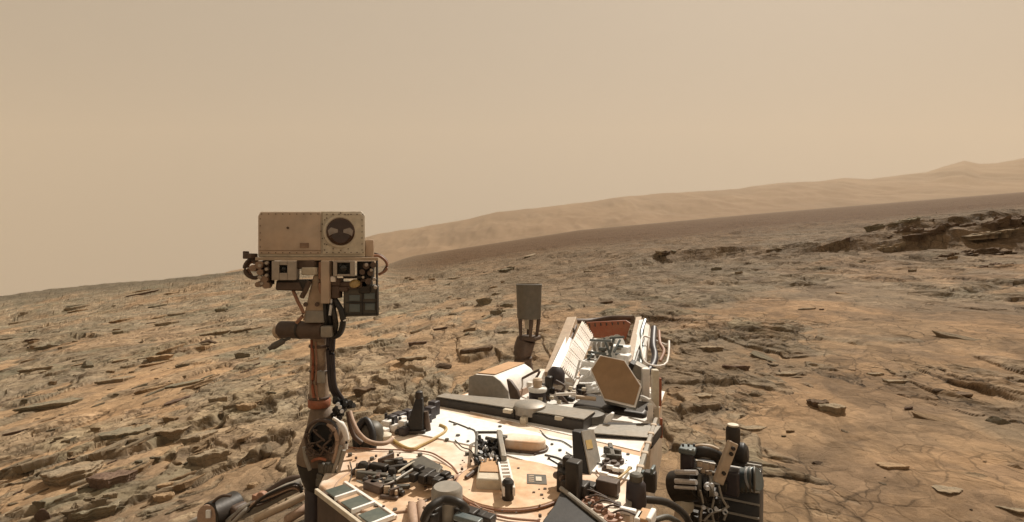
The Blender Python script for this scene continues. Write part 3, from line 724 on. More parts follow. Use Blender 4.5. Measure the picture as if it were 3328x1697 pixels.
# grit and small fastenings on the deck
r20 = random.Random(99)
gm = MB()
for k in range(70):
    px = r20.uniform(345, 640); py = r20.uniform(452, 520)
    if px < 400 and py > 440 + (px - 330) * .9 + 30: continue
    if px > 600 and py > 470: continue
    c = dd(px, py, .0); q_ = .002 + r20.random() * .0035
    gm.box(c + W * (.004 if 425 > px or px > 470 else .002) + W * .012, q_ * 2, q_ * 1.6, q_)
gm.build('grit', M['brown'], deck)['kind'] = 'stuff'
for pts, mm_ in ((((566, 452), (575, 457), (590, 460), (604, 466)), 'greyd'), (((480, 470), (470, 488), (476, 505), (494, 512)), 'hose'), (((350, 462), (352, 474), (348, 484)), 'greyd'),
                 (((455, 440), (462, 447), (470, 450), (476, 458)), 'dark'), (((524, 462), (519, 472), (513, 480)), 'dark'), (((596, 470), (604, 482), (600, 495)), 'copper'), (((540, 430), (548, 438), (562, 441), (572, 447)), 'greyd')):
    dtube(list(pts), .0028, M[mm_], 'thin_wire', .010, deck, 6)
for px, py in ((356, 459), (376, 457), (398, 456), (424, 460), (439, 466), (450, 475), (460, 500), (475, 512), (495, 519), (540, 517), (556, 508), (563, 497), (566, 478), (560, 465), (549, 459), (535, 455), (520, 453), (471, 462), (462, 470), (458, 484)):
    c = dd(px, py, .006); MB().cyl(c, c + W * .009, .0055, n=8).build('rim_bolt', M['brown'], deck, 0, True)
def node(name, pos, parent=None):
    o = empty(name, pos); pos = Vector(pos); p = parent or rover
    o.parent = p; o.location = pos - WPOS[p.name]; WPOS[o.name] = pos; return o
M['wrap'] = mat('brown_blanket_wrap', (.13, .088, .058), .7, dust=.5, dcol=(.27, .19, .125), scale=9, bump=.4)
M['putty3'] = mat('pinkish_grey_housing', (.36, .31, .26), .6, dust=.3, dcol=(.4, .31, .22), scale=9)
M['antgrey'] = mat('matt_grey_antenna', (.115, .108, .09), .6, dust=.4, dcol=(.17, .13, .09), scale=5)
M['mirr'] = mat('dim_mirror', (.34, .30, .27), .35, .2, dust=.5, dcol=(.2, .15, .12), scale=40)  # pale tone of the reflection painted into the head window
M['mastd'] = mat('stained_mast_paint', (.44, .33, .23), .65, dust=.85, dcol=(.16, .098, .062), scale=13, bump=.3)
M['brownl'] = mat('light_brown_housing', (.20, .125, .08), .6, dust=.5, dcol=(.32, .21, .14), scale=9)
M['shade'] = mat('maroon_baffle', (.045, .028, .024), .4, dust=.2, dcol=(.1, .065, .05), scale=9)  # dark tone of the reflection painted into the head window
# ------------------------------------------------------------------ differential beam across the deck
bl, brt = P(435, 398, 3.0), P(583, 421, 2.52)
beam = node('rocker_beam', (bl + brt) / 2)
def beamseg(a, b, wd_, h0, h1, m, name, bev=.006):
    d = (b - a); d.z = 0; d.normalize(); s_ = W.cross(d)
    if s_.y < 0: s_ = -s_
    MB().hexa([a, b, b + s_ * wd_[1], a + s_ * wd_[0]], [a - W * h0, b - W * h1, b + s_ * wd_[1] - W * h1, a + s_ * wd_[0] - W * h0]).build(name, m, beam, bev)
mid = bl.lerp(brt, .58)
beamseg(bl, mid, (.10, .20), .045, .085, M['dark'], 'beam_arm')  # arms coloured dark to stand in for the shaded front
beamseg(mid, brt, (.20, .17), .085, .10, M['dark'], 'beam_arm')
tp = MB()
for a, b, w0, w1 in ((bl, mid, .09, .19), (mid, brt, .19, .16)):
    d = (b - a); d.z = 0; d.normalize(); s_ = W.cross(d); s_ = s_ if s_.y > 0 else -s_
    tp.prism([a + W * .002 + s_ * .01, b + W * .002 + s_ * .01, b + s_ * w1 + W * .002, a + s_ * w0 + W * .002], W * .006)
tp.build('beam_top', M['grey'], beam, .001)
pc = P(530, 409, 2.75)
MB().lathe(pc - W * .02, W, [(.085, 0), (.085, .045), (.07, .055)], 28).build('pivot_cap', M['grey'], beam, 0, True)
MB().box(P(524, 422, 2.66), .035, .03, .05, U, V_, W).build('beam_clasp', M['putty2'], beam, .004)
fx = MB()
for px, py, Y in [(508, 411, 2.72), (553, 414, 2.66), (560, 418, 2.6), (500, 409, 2.8), (473, 404, 2.9)]: fx.box(P(px, py, Y), .05, .03, .02, U, V_, W)
fx.build('beam_fitting', M['putty2'], beam, .003)
# the beam's lower right half beyond the leaning panel
a, b = P(590, 434, 2.45), P(652, 439, 2.40)
MB().hexa([a, b, b + V_ * .26, a + V_ * .22], [a - W * .08, b - W * .05, b + V_ * .26 - W * .05, a + V_ * .22 - W * .08]).build('beam_end', M['dark'], beam, .008)  # coloured dark for the beam's shaded front, like the arms
MB().prism([a + W * .002, b + W * .002, b + V_ * .2 + W * .002, a + V_ * .14 + W * .002], W * .005).build('beam_top', M['grey'], beam, .001)

# ------------------------------------------------------------------ rounded equipment box behind the beam
eb = node('equipment_box', P(490, 398, 3.15))
def EBP(px, py, Y): return P(px, py, Y)
fr = [P(468, 398, 3.16), P(469, 377, 3.16), P(475, 374.6, 3.15), P(493, 376, 3.12), P(500, 381, 3.10), P(508, 392, 3.08), P(509, 407, 3.06)]
dv = V_ * .42
MB().prism(fr, V_ * .006).build('box_front', M['grey'], eb, .001)  # grey colour stands in for shade on the white box's front
sh = [p + V_ * .007 for p in fr]
MB().prism(sh, dv).build('box_shell', M['white'], eb, .004)
t = [sh[2] + V_ * .02, sh[3] + V_ * .02, sh[3] + dv, sh[2] + dv]
MB().prism([p + W * .003 for p in t], W * .004).build('box_top', M['orange'], eb, .001)
MB().prism([sh[5] + V_ * .05 + U * .004 - W * .02, sh[5] + dv * .98 + U * .004 - W * .02, sh[6] + dv * .98 + U * .004, sh[6] + V_ * .05 + U * .004], U * .01).build('box_side', M['hose'], eb, .001)
fa = P(507, 379, 3.02)
fin = [P(506, 379, 3.02), P(510, 381, 3.0), P(517, 391, 2.97), P(519, 398, 2.96), P(515, 406, 2.96), P(510, 402, 2.98), P(508, 390, 3.0)]
MB().prism(fin, V_ * .03).build('dark_fin', M['brown'], eb, .006)

# lamp shaped fitting and rods behind the beam
ln = node('round_fitting', P(538, 395, 2.95)); c = P(537.5, 405, 2.95)
MB().lathe(c, W, [(.045, 0), (.05, .02), (.05, .075), (.035, .08)], 20).build('fitting_body', M['purple'], ln, 0, True)
MB().lathe(c + W * .08, W, [(.052, 0), (.055, .008), (.055, .018), (.05, .024)], 24).build('fitting_ring', M['clean'], ln, 0, True)
MB().lathe(c + W * .10, W, [(.025, 0), (.028, .04), (.03, .045), (.02, .055)], 16).build('fitting_cap', M['tan'], ln, 0, True)
MB().box(c + W * .11 - U * .05, .03, .03, .035, U, V_, W).build('fitting_tab', M['white'], ln, .004)
ck = MB(); r5 = random.Random(11)
for i in range(26):
    px = 533 + r5.random() * 60; py = 386 + r5.random() * 20; Y = 3.05 + r5.random() * .4
    s_ = .03 + r5.random() * .05
    ck.box(P(px, py, Y), s_, s_ * .8, s_ * 1.2, U, V_, W)
ck.build('rear_equipment', M['dark'], rover, .006)
ck = MB()
for i in range(12):
    px = 534 + r5.random() * 52; py = 378 + r5.random() * 26; Y = 2.98 + r5.random() * .3
    a = P(px, py, Y); ck.tube([a, a + U * r5.uniform(-.06, .06) + W * r5.uniform(-.05, .06), a + U * r5.uniform(-.1, .1) + W * r5.uniform(-.08, .03)], .008, 8)
ck.build('rear_cable', M['brown'], rover, 0, True)
ck = MB()
for i in range(10):
    px = 536 + r5.random() * 52; py = 384 + r5.random() * 20; Y = 2.9 + r5.random() * .1
    ck.box(P(px, py, Y), .022, .02, .018, U, V_, W)
ck.build('rear_clip', M['putty2'], rover, .003)
MB().lathe(P(555, 384, 3.05), (W * .9 + V_ * .3), [(.05, 0), (.055, .02), (.052, .07), (.03, .10)], 14).build('dark_housing', M['purple'], rover, 0, True)
MB().box(P(549, 382, 3.0), .04, .05, .07, U, V_, W).build('dark_housing', M['dark'], rover, .01)
MB().tube([P(556, 394.5, 2.9), P(576, 393.5, 2.88)], .009, 8, 0).build('white_rod', M['white'], rover, 0, True)
MB().tube([P(576, 397, 2.8), P(596, 399, 2.78)], .012, 8, 0).build('cream_rod', M['tan'], rover, 0, True)
MB().lathe(P(586, 422, 2.72), W, [(.10, 0), (.105, .02), (.10, .055), (.06, .065)], 28).build('teal_drum', M['greyd'], rover, 0, True)
MB().prism([P(603, 423, 2.58), P(605, 417, 2.58), P(611, 413, 2.58), (P(613, 414, 2.58)), P(611, 421, 2.58), P(606, 424, 2.58)], V_ * .03).build('white_tag', M['clean'], rover, .003)
MB().box(P(614, 414, 2.95), .42, .26, .13, U, V_, W).build('antenna_base', M['dark'], rover, .02)  # base block, dark and wide to fill in the antenna's shadow

# ------------------------------------------------------------------ hexagonal high gain antenna
ha = node('high_gain_antenna', P(617, 380, 2.85))
c0 = P(616, 382, 2.80); hn = Vector((-.28, -.72, .62)).normalized()
hp = [DP(616 + (x - 616) * 1.04, 381 + (y - 381) * 1.04, c0, hn) for x, y in [(600.4, 356), (624.4, 361), (640.5, 386), (634.5, 406), (604.4, 399), (591.3, 370)]]
MB().prism([p - hn * .012 for p in hp], -hn * .035).build('antenna_backing', M['greyd'], ha, .004)
MB().prism(hp, -hn * .0115).build('antenna_rim', M['white'], ha, .001)
cc = sum(hp, Vector()) / 6
MB().prism([cc + (p - cc) * .945 + hn * .0015 for p in hp], hn * .003).build('antenna_face', M['hexa'], ha, .001)
MB().tube([cc - hn * .05, cc - hn * .14 - W * .05, P(626, 414, 2.85)], .035, 12).build('antenna_gimbal', M['dark'], ha, 0, True)
MB().box(cc - hn * .11 - W * .04, .12, .1, .10, U, V_, W).build('gimbal_box', M['brown'], ha, .01)

# ------------------------------------------------------------------ cylindrical UHF antenna on its legs
ua = node('whip_antenna', P(529, 345, 3.9)); ua.name = 'cylinder_antenna'; WPOS[ua.name] = WPOS['whip_antenna']
top = P(529, 285.5, 3.95); c = P(529, 318.5, 3.95)
MB().lathe(c, W, [(.086, 0), (.092, .01), (.099, .25), (.101, .256), (.101, .266), (.092, .268), (.090, .255)], 36).build('antenna_drum', M['antgrey'], ua, 0, True)
lg = None
for dx, dy in ((-.07, -.03), (.075, -.02), (.0, .07), (.015, -.07)):
    MB().cyl(c + Vector((dx, dy, .0)), c + Vector((dx * .85 - .005, dy * .85, -.135)), .016, .012, 10).build('antenna_leg', M['brown'], ua, 0, True)
MB().lathe(c - W * .08, W, [(.03, 0), (.035, .05), (.03, .08)], 14).build('antenna_feed', M['putty2'], ua, 0, True)
MB().box(c - W * .15, .15, .13, .035, U, V_, W).build('antenna_foot', M['brown'], ua, .01)
MB().tube([c - W * .16 + Vector((-.02, .0, 0)), c - W * .28 + Vector((-.05, .02, 0)), c - W * .42 + Vector((-.02, .02, 0))], [.075, .075, .06], 12).build('antenna_pedestal', M['brown'], ua, .01)

# ------------------------------------------------------------------ power source with its radiator walls
ps = node('power_source', P(600, 350, 3.9))
# left wall: outer tan rail, dark inside, white inner skin
def strip(a, b, off, d, m, name, bev=.003, parent=ps):
    a = Vector(a); b = Vector(b); off = Vector(off)
    return MB().prism([a, b, b + off, a + off], d).build(name, m, parent, bev)
LB, LT = P(544, 372, 3.35), P(567, 317, 4.15)
strip(LB, LT, LB * 0 + Vector((.075, -.012, .005)), Vector((0.02, .03, -.10)), M['tan'], 'left_rail')
strip(P(549, 371, 3.33), P(571, 321, 4.10), Vector((.05, .0, -.03)), Vector((.0, .03, -.06)), M['brown'], 'rail_inner')
MB().lathe(P(569, 331, 4.0), Vector((.5, -1, .2)), [(.035, 0), (.035, .03), (.02, .035), (.02, .05)], 16).build('rail_pulley', M['greyd'], ps, 0, True)
MB().hexa([P(550, 369, 3.30), P(566, 336, 3.82), P(571, 338, 3.82), P(563.5, 371, 3.30)], [p + Vector((.03, .05, -.03)) for p in (P(550, 369, 3.30), P(566, 336, 3.82), P(571, 338, 3.82), P(563.5, 371, 3.30))]).build('inner_skin', M['clean'], ps, .002)
# finned white panel leaning inward
q = [P(560.5, 367, 3.24), P(582.3, 320.7, 3.95), P(593.3, 336, 3.90), P(575, 381, 3.20)]
nn = (q[1] - q[0]).cross(q[3] - q[0]).normalized()
if nn.dot(Vector((0, 0, CAMZ)) - q[0]) < 0: nn = -nn
fp = MB().prism(q, -nn * .012).build('finned_panel', M['white'], ps, .002)
fn = MB()
for k in range(1, 9):
    t = k / 9; a = q[0].lerp(q[3], t) + nn * .0005; b = q[1].lerp(q[2], t) + nn * .0005; d = (b - a); s_ = d.normalized().cross(nn)
    fn.box((a + b) / 2 + nn * .006, d.length * .97, .004, .014, d.normalized(), s_, nn)
fn.build('panel_fin', M['white'], ps, 0)
fn = MB()
for k in range(1, 6):
    t = k / 6; a = q[0].lerp(q[1], t) + nn * .014; b = q[3].lerp(q[2], t) + nn * .014
    fn.tube([a, b], .0025, 6, 0)
fn.build('panel_tube', M['white'], ps, 0, True)
# white floor between the walls with pipes, blocks and struts over it
fl = [P(574, 380, 3.25), P(592, 337, 4.1), P(627, 336, 4.0), P(634, 372, 3.2)]
MB().prism([p - W * .10 for p in fl], W * .02).build('white_floor', M['clean'], ps, .002)
cyl_a, cyl_b = P(597, 349, 3.75), P(621, 344, 3.6)
MB().cyl(cyl_a, cyl_b, .05, .05, 24).build('core_cylinder', M['clean'], ps, 0, True)
for k in range(5):
    c_ = cyl_a.lerp(cyl_b, (k + .5) / 5); d_ = (cyl_b - cyl_a).normalized()
    MB().lathe(c_ - d_ * .006, d_, [(.05, 0), (.072, .002), (.072, .010), (.05, .012)], 24).build('cylinder_fin', M['grey'], ps, 0, True)
for px, py, sx, sz, Y in [(600, 343, .13, .05, 3.85), (597, 357, .11, .05, 3.55), (609, 353, .07, .06, 3.55), (620, 352, .13, .09, 3.5), (590, 364, .09, .05, 3.4), (624, 360, .08, .08, 3.4), (587, 371, .07, .04, 3.3)]:
    MB().box(P(px, py, Y), sx, .10, sz, U, V_, W).build('white_block', M['clean'], ps, .008)
fn = MB()
for a, b in (((590, 340), (611, 341)), ((604, 338), (612, 360)), ((614, 338), (609, 358)), ((588, 352), (606, 354)), ((584, 360), (598, 362)), ((610, 338), (624, 337)), ((582, 369), (592, 354)), ((620, 340), (614, 352)), ((580, 375), (588, 366))):
    fn.tube([P(*a, 3.45), P(*b, 3.38)], .008, 8, 0)
fn.build('support_strut', M['steel'], ps, 0, True)
fn = MB()
for a, b in (((575, 378), (580, 360)), ((580, 381), (590, 371)), ((560, 372), (566, 383)), ((566, 383), (572, 384))):
    fn.tube([P(*a, 3.2), P(*b, 3.2)], .007, 8, 0)
fn.build('white_strut', M['clean'], ps, 0, True)
for k in range(16):
    q_ = random.Random(k + 60); MB().box(P(588 + q_.random() * 34, 342 + q_.random() * 24, 3.42), .02 + q_.random() * .03, .02, .012 + q_.random() * .02, U, V_, W).build('pipe_fitting', (M['greyd'], M['grey'], M['steel'])[k % 3], ps, .003)
# rear shroud, copper brown
sq = [P(586, 322, 4.2), P(626, 320, 4.15), P(631, 323, 4.1), P(626, 339, 4.05), P(594, 337, 4.12)]
MB().prism(sq, Vector((.02, .10, -.02))).build('rear_shroud', M['rust'], ps, .006)
fn = MB()
for k in range(7):
    a = sq[0].lerp(sq[1], (k + .5) / 7); fn.tube([a + Vector((0, -.02, -.01)), a + Vector((.01, -.03, -.10))], .006, 6, 0)
fn.build('shroud_rib', M['brown'], ps, 0, True)
MB().tube([P(574, 321, 4.2), P(590, 321, 4.4), P(612, 318, 4.4), P(633, 318, 4.2)], .022, 10).build('rear_crossbar', M['brown'], ps, 0, True)
# right wall
strip(P(625, 362, 3.35), P(636, 317, 4.15), Vector((.045, .0, .005)), Vector((.02, .04, -.07)), M['tan'], 'right_rail')
rw = [P(630, 364, 3.35), P(639, 320, 4.05), P(644, 319, 4.05), P(637, 363, 3.35)]
MB().prism(rw, Vector((.02, .03, -.05))).build('right_skin', M['clean'], ps, .003)
rw = [P(638.5, 363, 3.35), P(645.5, 322, 3.98), P(649.5, 325, 3.98), P(645, 358, 3.35)]
MB().prism(rw, Vector((.02, .03, -.05))).build('right_skin', M['white'], ps, .003)
MB().tube([P(640, 364, 3.3), P(643, 345, 3.6), P(641, 334, 3.8), P(645, 320, 4.0)], .014, 8).build('coolant_tube', M['steel'], ps, 0, True)
MB().tube([P(634, 366, 3.25), P(640, 347, 3.5), P(646, 334, 3.8)], .009, 8).build('coolant_tube', M['greyd'], ps, 0, True)
# wire frame on the far right with a hose inside
MB().tube([P(641, 343, 3.5), P(645, 336, 3.6), P(666, 345, 3.5), P(669, 341, 3.5), P(667, 362, 3.3), P(656, 366, 3.25), P(645, 362, 3.3), P(642, 352, 3.4)], .007, 8, 3, True).build('wire_frame', M['white'], ps, 0, True)
MB().tube([P(654, 328, 3.7), P(653, 345, 3.5), P(655, 355, 3.4), P(653, 365, 3.3), P(646, 374, 3.2)], .022, 12).build('purple_hose', M['purple'], ps, 0, True)
MB().tube([P(659, 331, 3.7), P(660, 343, 3.5), P(664, 351, 3.4), P(660, 361, 3.3)], .011, 10).build('brown_hose', M['copper'], ps, 0, True)
gb = P(639.5, 371, 3.05); gx = Vector((.84, -.3, -.45)).normalized(); gy = Vector((.35, .93, 0)).normalized(); gw = gx.cross(gy).normalized(); gy = gw.cross(gx)
MB().box(gb, .085, .10, .075, gx, gy, gw).build('grey_box', M['grey'], ps, .006)
MB().box(gb - gx * .055 - gw * .02, .03, .11, .10, gx, gy, gw).build('box_bracket', M['black'], ps, .004)

# ------------------------------------------------------------------ short tapered antenna post on the left deck
lp = node('antenna_post', dd(415, 434))
c = dd(415.5, 432)
def quad(c, sx, sy, z): return [c + Vector((-sx, -sy, z)), c + Vector((sx, -sy, z)), c + Vector((sx, sy, z)), c + Vector((-sx, sy, z))]
b_ = quad(c, .044, .035, .02); t_ = [p + Vector((.020, .0, 0)) for p in quad(c, .017, .016, .17)]
MB().hexa(b_, t_).build('post_body', M['black'], lp, .004)
MB().lathe(c + Vector((.018, 0, .168)), W, [(.018, 0), (.021, .01), (.018, .032), (.008, .038)], 14).build('post_cap', M['dark'], lp, 0, True)
MB().prism([p + Vector((.0, 0, 0)) for p in quad(c + Vector((-.02, -.0, 0)), .075, .045, .002)], W * .018).build('post_base', M['dark'], lp, .004)
MB().cyl(c + Vector((.055, .01, .0)), c + Vector((.05, .01, .10)), .022, .012, 10).build('post_side', M['brown'], lp, 0, True)
jb = MB()
for px, py, s_, h in [(388, 425, .05, .05), (396, 428, .045, .035), (403, 426, .035, .06), (399, 420, .06, .04), (384, 431, .04, .03)]: jb.ubox(dd(px, py, h / 2), s_, s_, h)
jb.build('junction_box', M['white'], rover, .006)
jb = MB()
for px, py, s_, h in [(391, 421, .05, .06), (399, 417, .06, .05), (408, 414, .05, .05), (404, 431, .04, .04), (430, 413, .05, .07), (434, 408, .05, .08), (427, 419, .04, .05)]: jb.ubox(dd(px, py, h / 2), s_, s_, h)
jb.build('dark_connector', M['purple'], rover, .006)
jb = MB()
for px, py in [(389, 429), (393, 431), (400, 431), (386, 427), (425, 426), (436, 416)]: c_ = dd(px, py); jb.cyl(c_, c_ + W * .07, .008, n=8)
jb.build('connector_pin', M['black'], rover, 0, True)
# grey dome beside the mast foot and its dark hoop
dm = node('grey_dome', dd(371, 440)); c = dd(371, 443)
MB().lathe(c, W, [(.058, 0), (.058, .045), (.053, .075), (.035, .095), (.01, .10)], 28).build('dome_shell', M['greyd'], dm, 0, True)
MB().tube([c + Vector((-.05, -.06, .0)), c + Vector((-.055, -.045, .07)), c + Vector((-.02, -.02, .115)), c + Vector((.02, -.05, .07)), c + Vector((.03, -.075, .0))], .016, 10).build('dome_hoop', M['black'], dm, 0, True)
MB().lathe(dd(385, 441), W, [(.032, 0), (.032, .03), (.025, .035)], 20).build('dome_fitting', M['putty2'], dm, 0, True)
MB().tube([P(350, 412, 2.2), P(353, 422, 2.16), P(358, 432, 2.14), P(366, 440, 2.14), P(376, 443.5, 2.14), P(386, 443, 2.16), P(392, 439, 2.2)], .0095, 10).build('mast_hose', M['hose'], rover, 0, True)
MB().tube([P(348, 412, 2.24), P(350, 425, 2.22), P(354, 436, 2.22), P(362, 443, 2.22)], .010, 10).build('mast_hose', M['brown'], rover, 0, True)

# ------------------------------------------------------------------ mast
ms = node('mast', P(320, 460, 2.15)); Ym = 2.16
pol = MB()
pol.cyl(P(319, 405, Ym), P(319.5, 336, Ym), .040, .036, 24)
pol.build('mast_pole', M['mastd'], ms, 0, True)
def ring(py, r, h, m, name, px=319.3): 
    return MB().lathe(P(px, py, Ym), W, [(r, 0), (r + .003, .004), (r + .003, h - .004), (r, h)], 24).build(name, m, ms, 0, True)
ring(406.5, .043, .034, M['rust'], 'tape_band')
ring(398, .042, .010, M['brown'], 'mast_ring'); ring(347, .040, .012, M['brown'], 'mast_ring'); ring(371, .040, .007, M['brown'], 'mast_ring')
MB().tube([P(311.5, 340, Ym - .03), P(313, 360, Ym - .04), P(312.5, 385, Ym - .04), P(314, 398, Ym - .045)], .006, 8).build('rust_cable', M['rust'], ms, 0, True)
MB().tube([P(315.5, 342, Ym - .04), P(316.5, 365, Ym - .045), P(316, 385, Ym - .045), P(318, 400, Ym - .045)], .004, 8).build('rust_cable', M['copper'], ms, 0, True)
MB().ubox(P(321, 377, Ym - .045), .03, .02, .05).build('cable_clamp', M['grey'], ms, .003)
mc_ = MB()
for o_ in (0, 3.2, 5.6): mc_.tube([P(328.5 + o_, 334, Ym - .02), P(328 + o_ * .9, 350, Ym - .02), P(329 + o_ * .8, 368, Ym - .02), P(330.5 + o_ * .8, 386, Ym - .02), P(335 + o_, 396, Ym - .01), P(340 + o_, 404, Ym)], .0085, 8)
mc_.build('cable_bundle', M['purple'], ms, 0, True)
cn = MB(); r6 = random.Random(8)
for i in range(16):
    a = P(336 + r6.random() * 13, 399 + r6.random() * 15, Ym - .03 + r6.random() * .03); d = Vector((r6.uniform(-1, 1), r6.uniform(-1, -.2), r6.uniform(-.6, .6))).normalized()
    cn.cyl(a, a + d * .035, .011, n=10)
cn.build('connector_knot', M['black'], ms, 0, True)
cn = MB()
for px, py in ((340, 407), (342, 411), (338, 404)): a = P(px, py, Ym - .06); cn.cyl(a, a + Vector((.3, -1, .2)).normalized() * .016, .008, n=10)
cn.build('bright_connector', M['silver'], ms, 0, True)
# lower housing: bulging wrapped shell with a dark oval opening
def shell(rows, m, name, dy=.8, n=32, wob=.0, seed=1):
    vs = []; fs = []; rg = random.Random(seed)
    for k, (x0, x1, py, Y) in enumerate(rows):
        a = P(x0, py, Y); b = P(x1, py, Y); c = (a + b) / 2; r = (b - a).length / 2
        for i in range(n):
            an = 2 * math.pi * i / n; q = 1 + wob * (rg.random() - .5)
            vs.append(c + XA * math.cos(an) * r * q + YA * math.sin(an) * r * dy * q)
    m_ = len(rows)
    for k in range(m_ - 1):
        fs += [(k * n + i, k * n + (i + 1) % n, (k + 1) * n + (i + 1) % n, (k + 1) * n + i) for i in range(n)]
    fs += [tuple(range(n)), tuple(range((m_ - 1) * n, m_ * n))]
    return MB().add(vs, fs).build(name, m, ms, 0, True)
shell([(312, 328, 405, Ym), (310, 334, 412, Ym), (309, 341, 419, Ym), (307, 344, 427, Ym), (304, 346.5, 436, Ym), (300, 347.5, 446, Ym), (297.5, 345, 454, Ym), (298, 343, 461, Ym)], M['wrap'], 'wrapped_housing', .8, 32, .05, 3)
shell([(298, 342, 461.5, Ym), (299, 341, 469, Ym), (302, 338, 478, Ym), (305, 332, 486, Ym), (308, 326, 491, Ym)], M['dark'], 'azimuth_drive', .8, 28, .06, 4)
oc = P(321.5, 437, Ym - .095)
ov = []
MB().lathe(oc + YA * .05, Vector((.08, -1, .02)), [(.060, 0), (.060, .055), (.052, .060), (.050, .03), (.0005, .028)], 32, .86).build('dark_opening', M['black'], ms, 0, True)
MB().tube([oc + YA * -.005 + Vector((.062 * math.cos(a), .0, .07 * math.sin(a))) for a in [2 * math.pi * i / 20 for i in range(20)]], .007, 8, 2, True).build('opening_rim', M['brown'], ms, 0, True)
wr = MB(); rw_ = random.Random(4)
for k in range(12):
    a0 = oc + Vector((rw_.uniform(-.045, .045), -.012, rw_.uniform(-.06, .06)))
    wr.tube([a0, a0 + Vector((rw_.uniform(-.03, .03), -.01, rw_.uniform(-.03, .03))), a0 + Vector((rw_.uniform(-.04, .04), -.005, rw_.uniform(-.05, .05)))], .004, 6)
wr.build('opening_cable', M['brown'], ms, 0, True)
MB().tube([P(333, 418, 2.06), P(341, 424, 2.06), P(346, 436, 2.07), P(346, 449, 2.07)], [.006, .013, .012, .007], 10).build('white_flap', M['white'], ms, 0, True)
MB().tube([P(328, 424, 2.06), P(334, 430, 2.05), P(337, 440, 2.05), P(336, 452, 2.05), P(333, 463, 2.06)], .008, 8).build('flap_seam', M['hose'], ms, 0, True)
MB().tube([P(312, 461, 2.06), P(319, 458.5, 2.04), P(326, 460, 2.045)], .006, 8).build('rust_band', M['rust'], ms, 0, True)
wb = MB()
for a in ([(341, 446), (338, 458), (334, 470), (330, 482)], [(344, 450), (341, 462), (338, 472)], [(304, 447), (306, 459), (310, 470)]):
    wb.tube([P(x, y, 2.05) for x, y in a], .008, 8)
wb.build('drive_cable', M['grey'], ms, 0, True)
kk = MB(); r9 = random.Random(21)
for i in range(11): kk.ubox(P(318 + r9.random() * 22, 466 + r9.random() * 17, 2.06), .03, .03, .02 + r9.random() * .03)
kk.build('drive_block', M['greyd'], ms, .005)
MB().cyl(P(314, 488, 2.16), P(313, 560, 2.1), .036, .036, 20).build('mast_foot', M['purple'], ms, 0, True)

# ------------------------------------------------------------------ elbow below the head
el = node('mast_elbow', P(305, 330, 2.12))
MB().cyl(P(281, 329.5, 2.14), P(325, 330.5, 2.08), .036, .036, 28).build('elbow_drum', M['brown'], el, .003, True)
MB().cyl(P(277.5, 331, 2.146), P(282.5, 331, 2.136), .030, .033, 24).build('drum_cap', M['tan'], el, .002, True)
MB().cyl(P(300, 330, 2.113), P(302, 330, 2.11), .0375, .0375, 28).build('drum_ring', M['dark'], el, 0, True)
MB().box(P(328, 331, 2.06), .045, .05, .045, XA, YA, W).build('elbow_bracket', M['grey'], el, .006)
MB().tube([P(290, 338, 2.08), P(283, 341, 2.06), P(275, 345.5, 2.05), P(268.5, 349, 2.04)], [.006, .013, .014, .009], 10).build('stowed_strap', M['greyd'], el, 0, True)
MB().tube([P(335, 300, 2.06), P(341, 310, 2.05), P(343, 322, 2.05), P(340, 333, 2.06), P(333, 337, 2.08)], .012, 10).build('cable_loop', M['black'], el, 0, True)
MB().tube([P(331, 298, 2.07), P(334, 312, 2.05), P(336, 325, 2.05), P(334, 335, 2.08)], .010, 10).build('cable_loop', M['dark'], el, 0, True)
MB().tube([P(343, 314, 2.05), P(344, 321, 2.05)], .008, 8, 0).build('white_sleeve', M['clean'], el, 0, True)

# ------------------------------------------------------------------ camera head
hd = node('camera_head', P(312, 258, 2.1)); Yh = 2.04
HD = Vector((-.30, .954, 0)); HN = Vector((-.20, .98, 0)).normalized(); HC = P(312, 250, 2.04)
def hpt(px, py, y=0.0): return DP(px, py, HC, HN) + HD * y
bx = [(258, 257), (258, 216), (260.5, 211.5), (361.5, 211), (365, 215.5), (365, 257)]
MB().prism([hpt(*p) for p in bx], HD * .22).build('laser_box', M['putty2'], hd, .004)
MB().prism([hpt(x, y, -.006) for x, y in [(258.6, 254), (258.6, 217), (261, 212.2), (321, 212), (321, 254)]], HD * .006).build('front_cover', M['putty'], hd, .002)
MB().prism([hpt(x, y, -.005) for x, y in [(323, 254), (323, 213), (360.5, 213), (363.5, 216.5), (363.5, 254)]], HD * .005).build('window_plate', M['putty2'], hd, .0015)
wc = hpt(340.7, 231.7, -.006)
HX = W.cross(HD) * -1; NR = 40
MB().lathe(wc + HD * .001, -HD, [(.066, 0), (.066, .003), (.060, .005), (.056, .004), (.054, .0022)], NR).build('window_ring', M['putty2'], hd, 0, True)
MB().lathe(wc - HD * .002, -HD, [(.0545, 0), (.0545, .004), (.040, .006), (.02, .0072), (.001, .0076)], 40).build('telescope_window', M['mirror'], hd, 0, True)
def wpiece(pts, off, m, name): return MB().prism([wc + HX * x + W * z - HD * off for x, z in pts], -HD * .0015).build(name, m, hd)  # flat coloured pieces that draw a reflection in the window
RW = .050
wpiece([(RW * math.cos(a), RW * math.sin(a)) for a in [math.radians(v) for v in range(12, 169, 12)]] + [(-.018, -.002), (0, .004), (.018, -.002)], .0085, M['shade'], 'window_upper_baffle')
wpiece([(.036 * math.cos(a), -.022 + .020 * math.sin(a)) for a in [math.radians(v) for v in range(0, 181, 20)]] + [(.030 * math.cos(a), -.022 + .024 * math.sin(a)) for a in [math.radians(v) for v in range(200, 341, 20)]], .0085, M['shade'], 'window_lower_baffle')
wpiece([(-.010, .012), (-.006, -.012), (.006, -.012), (.010, .012)], .0088, M['shade'], 'window_post')
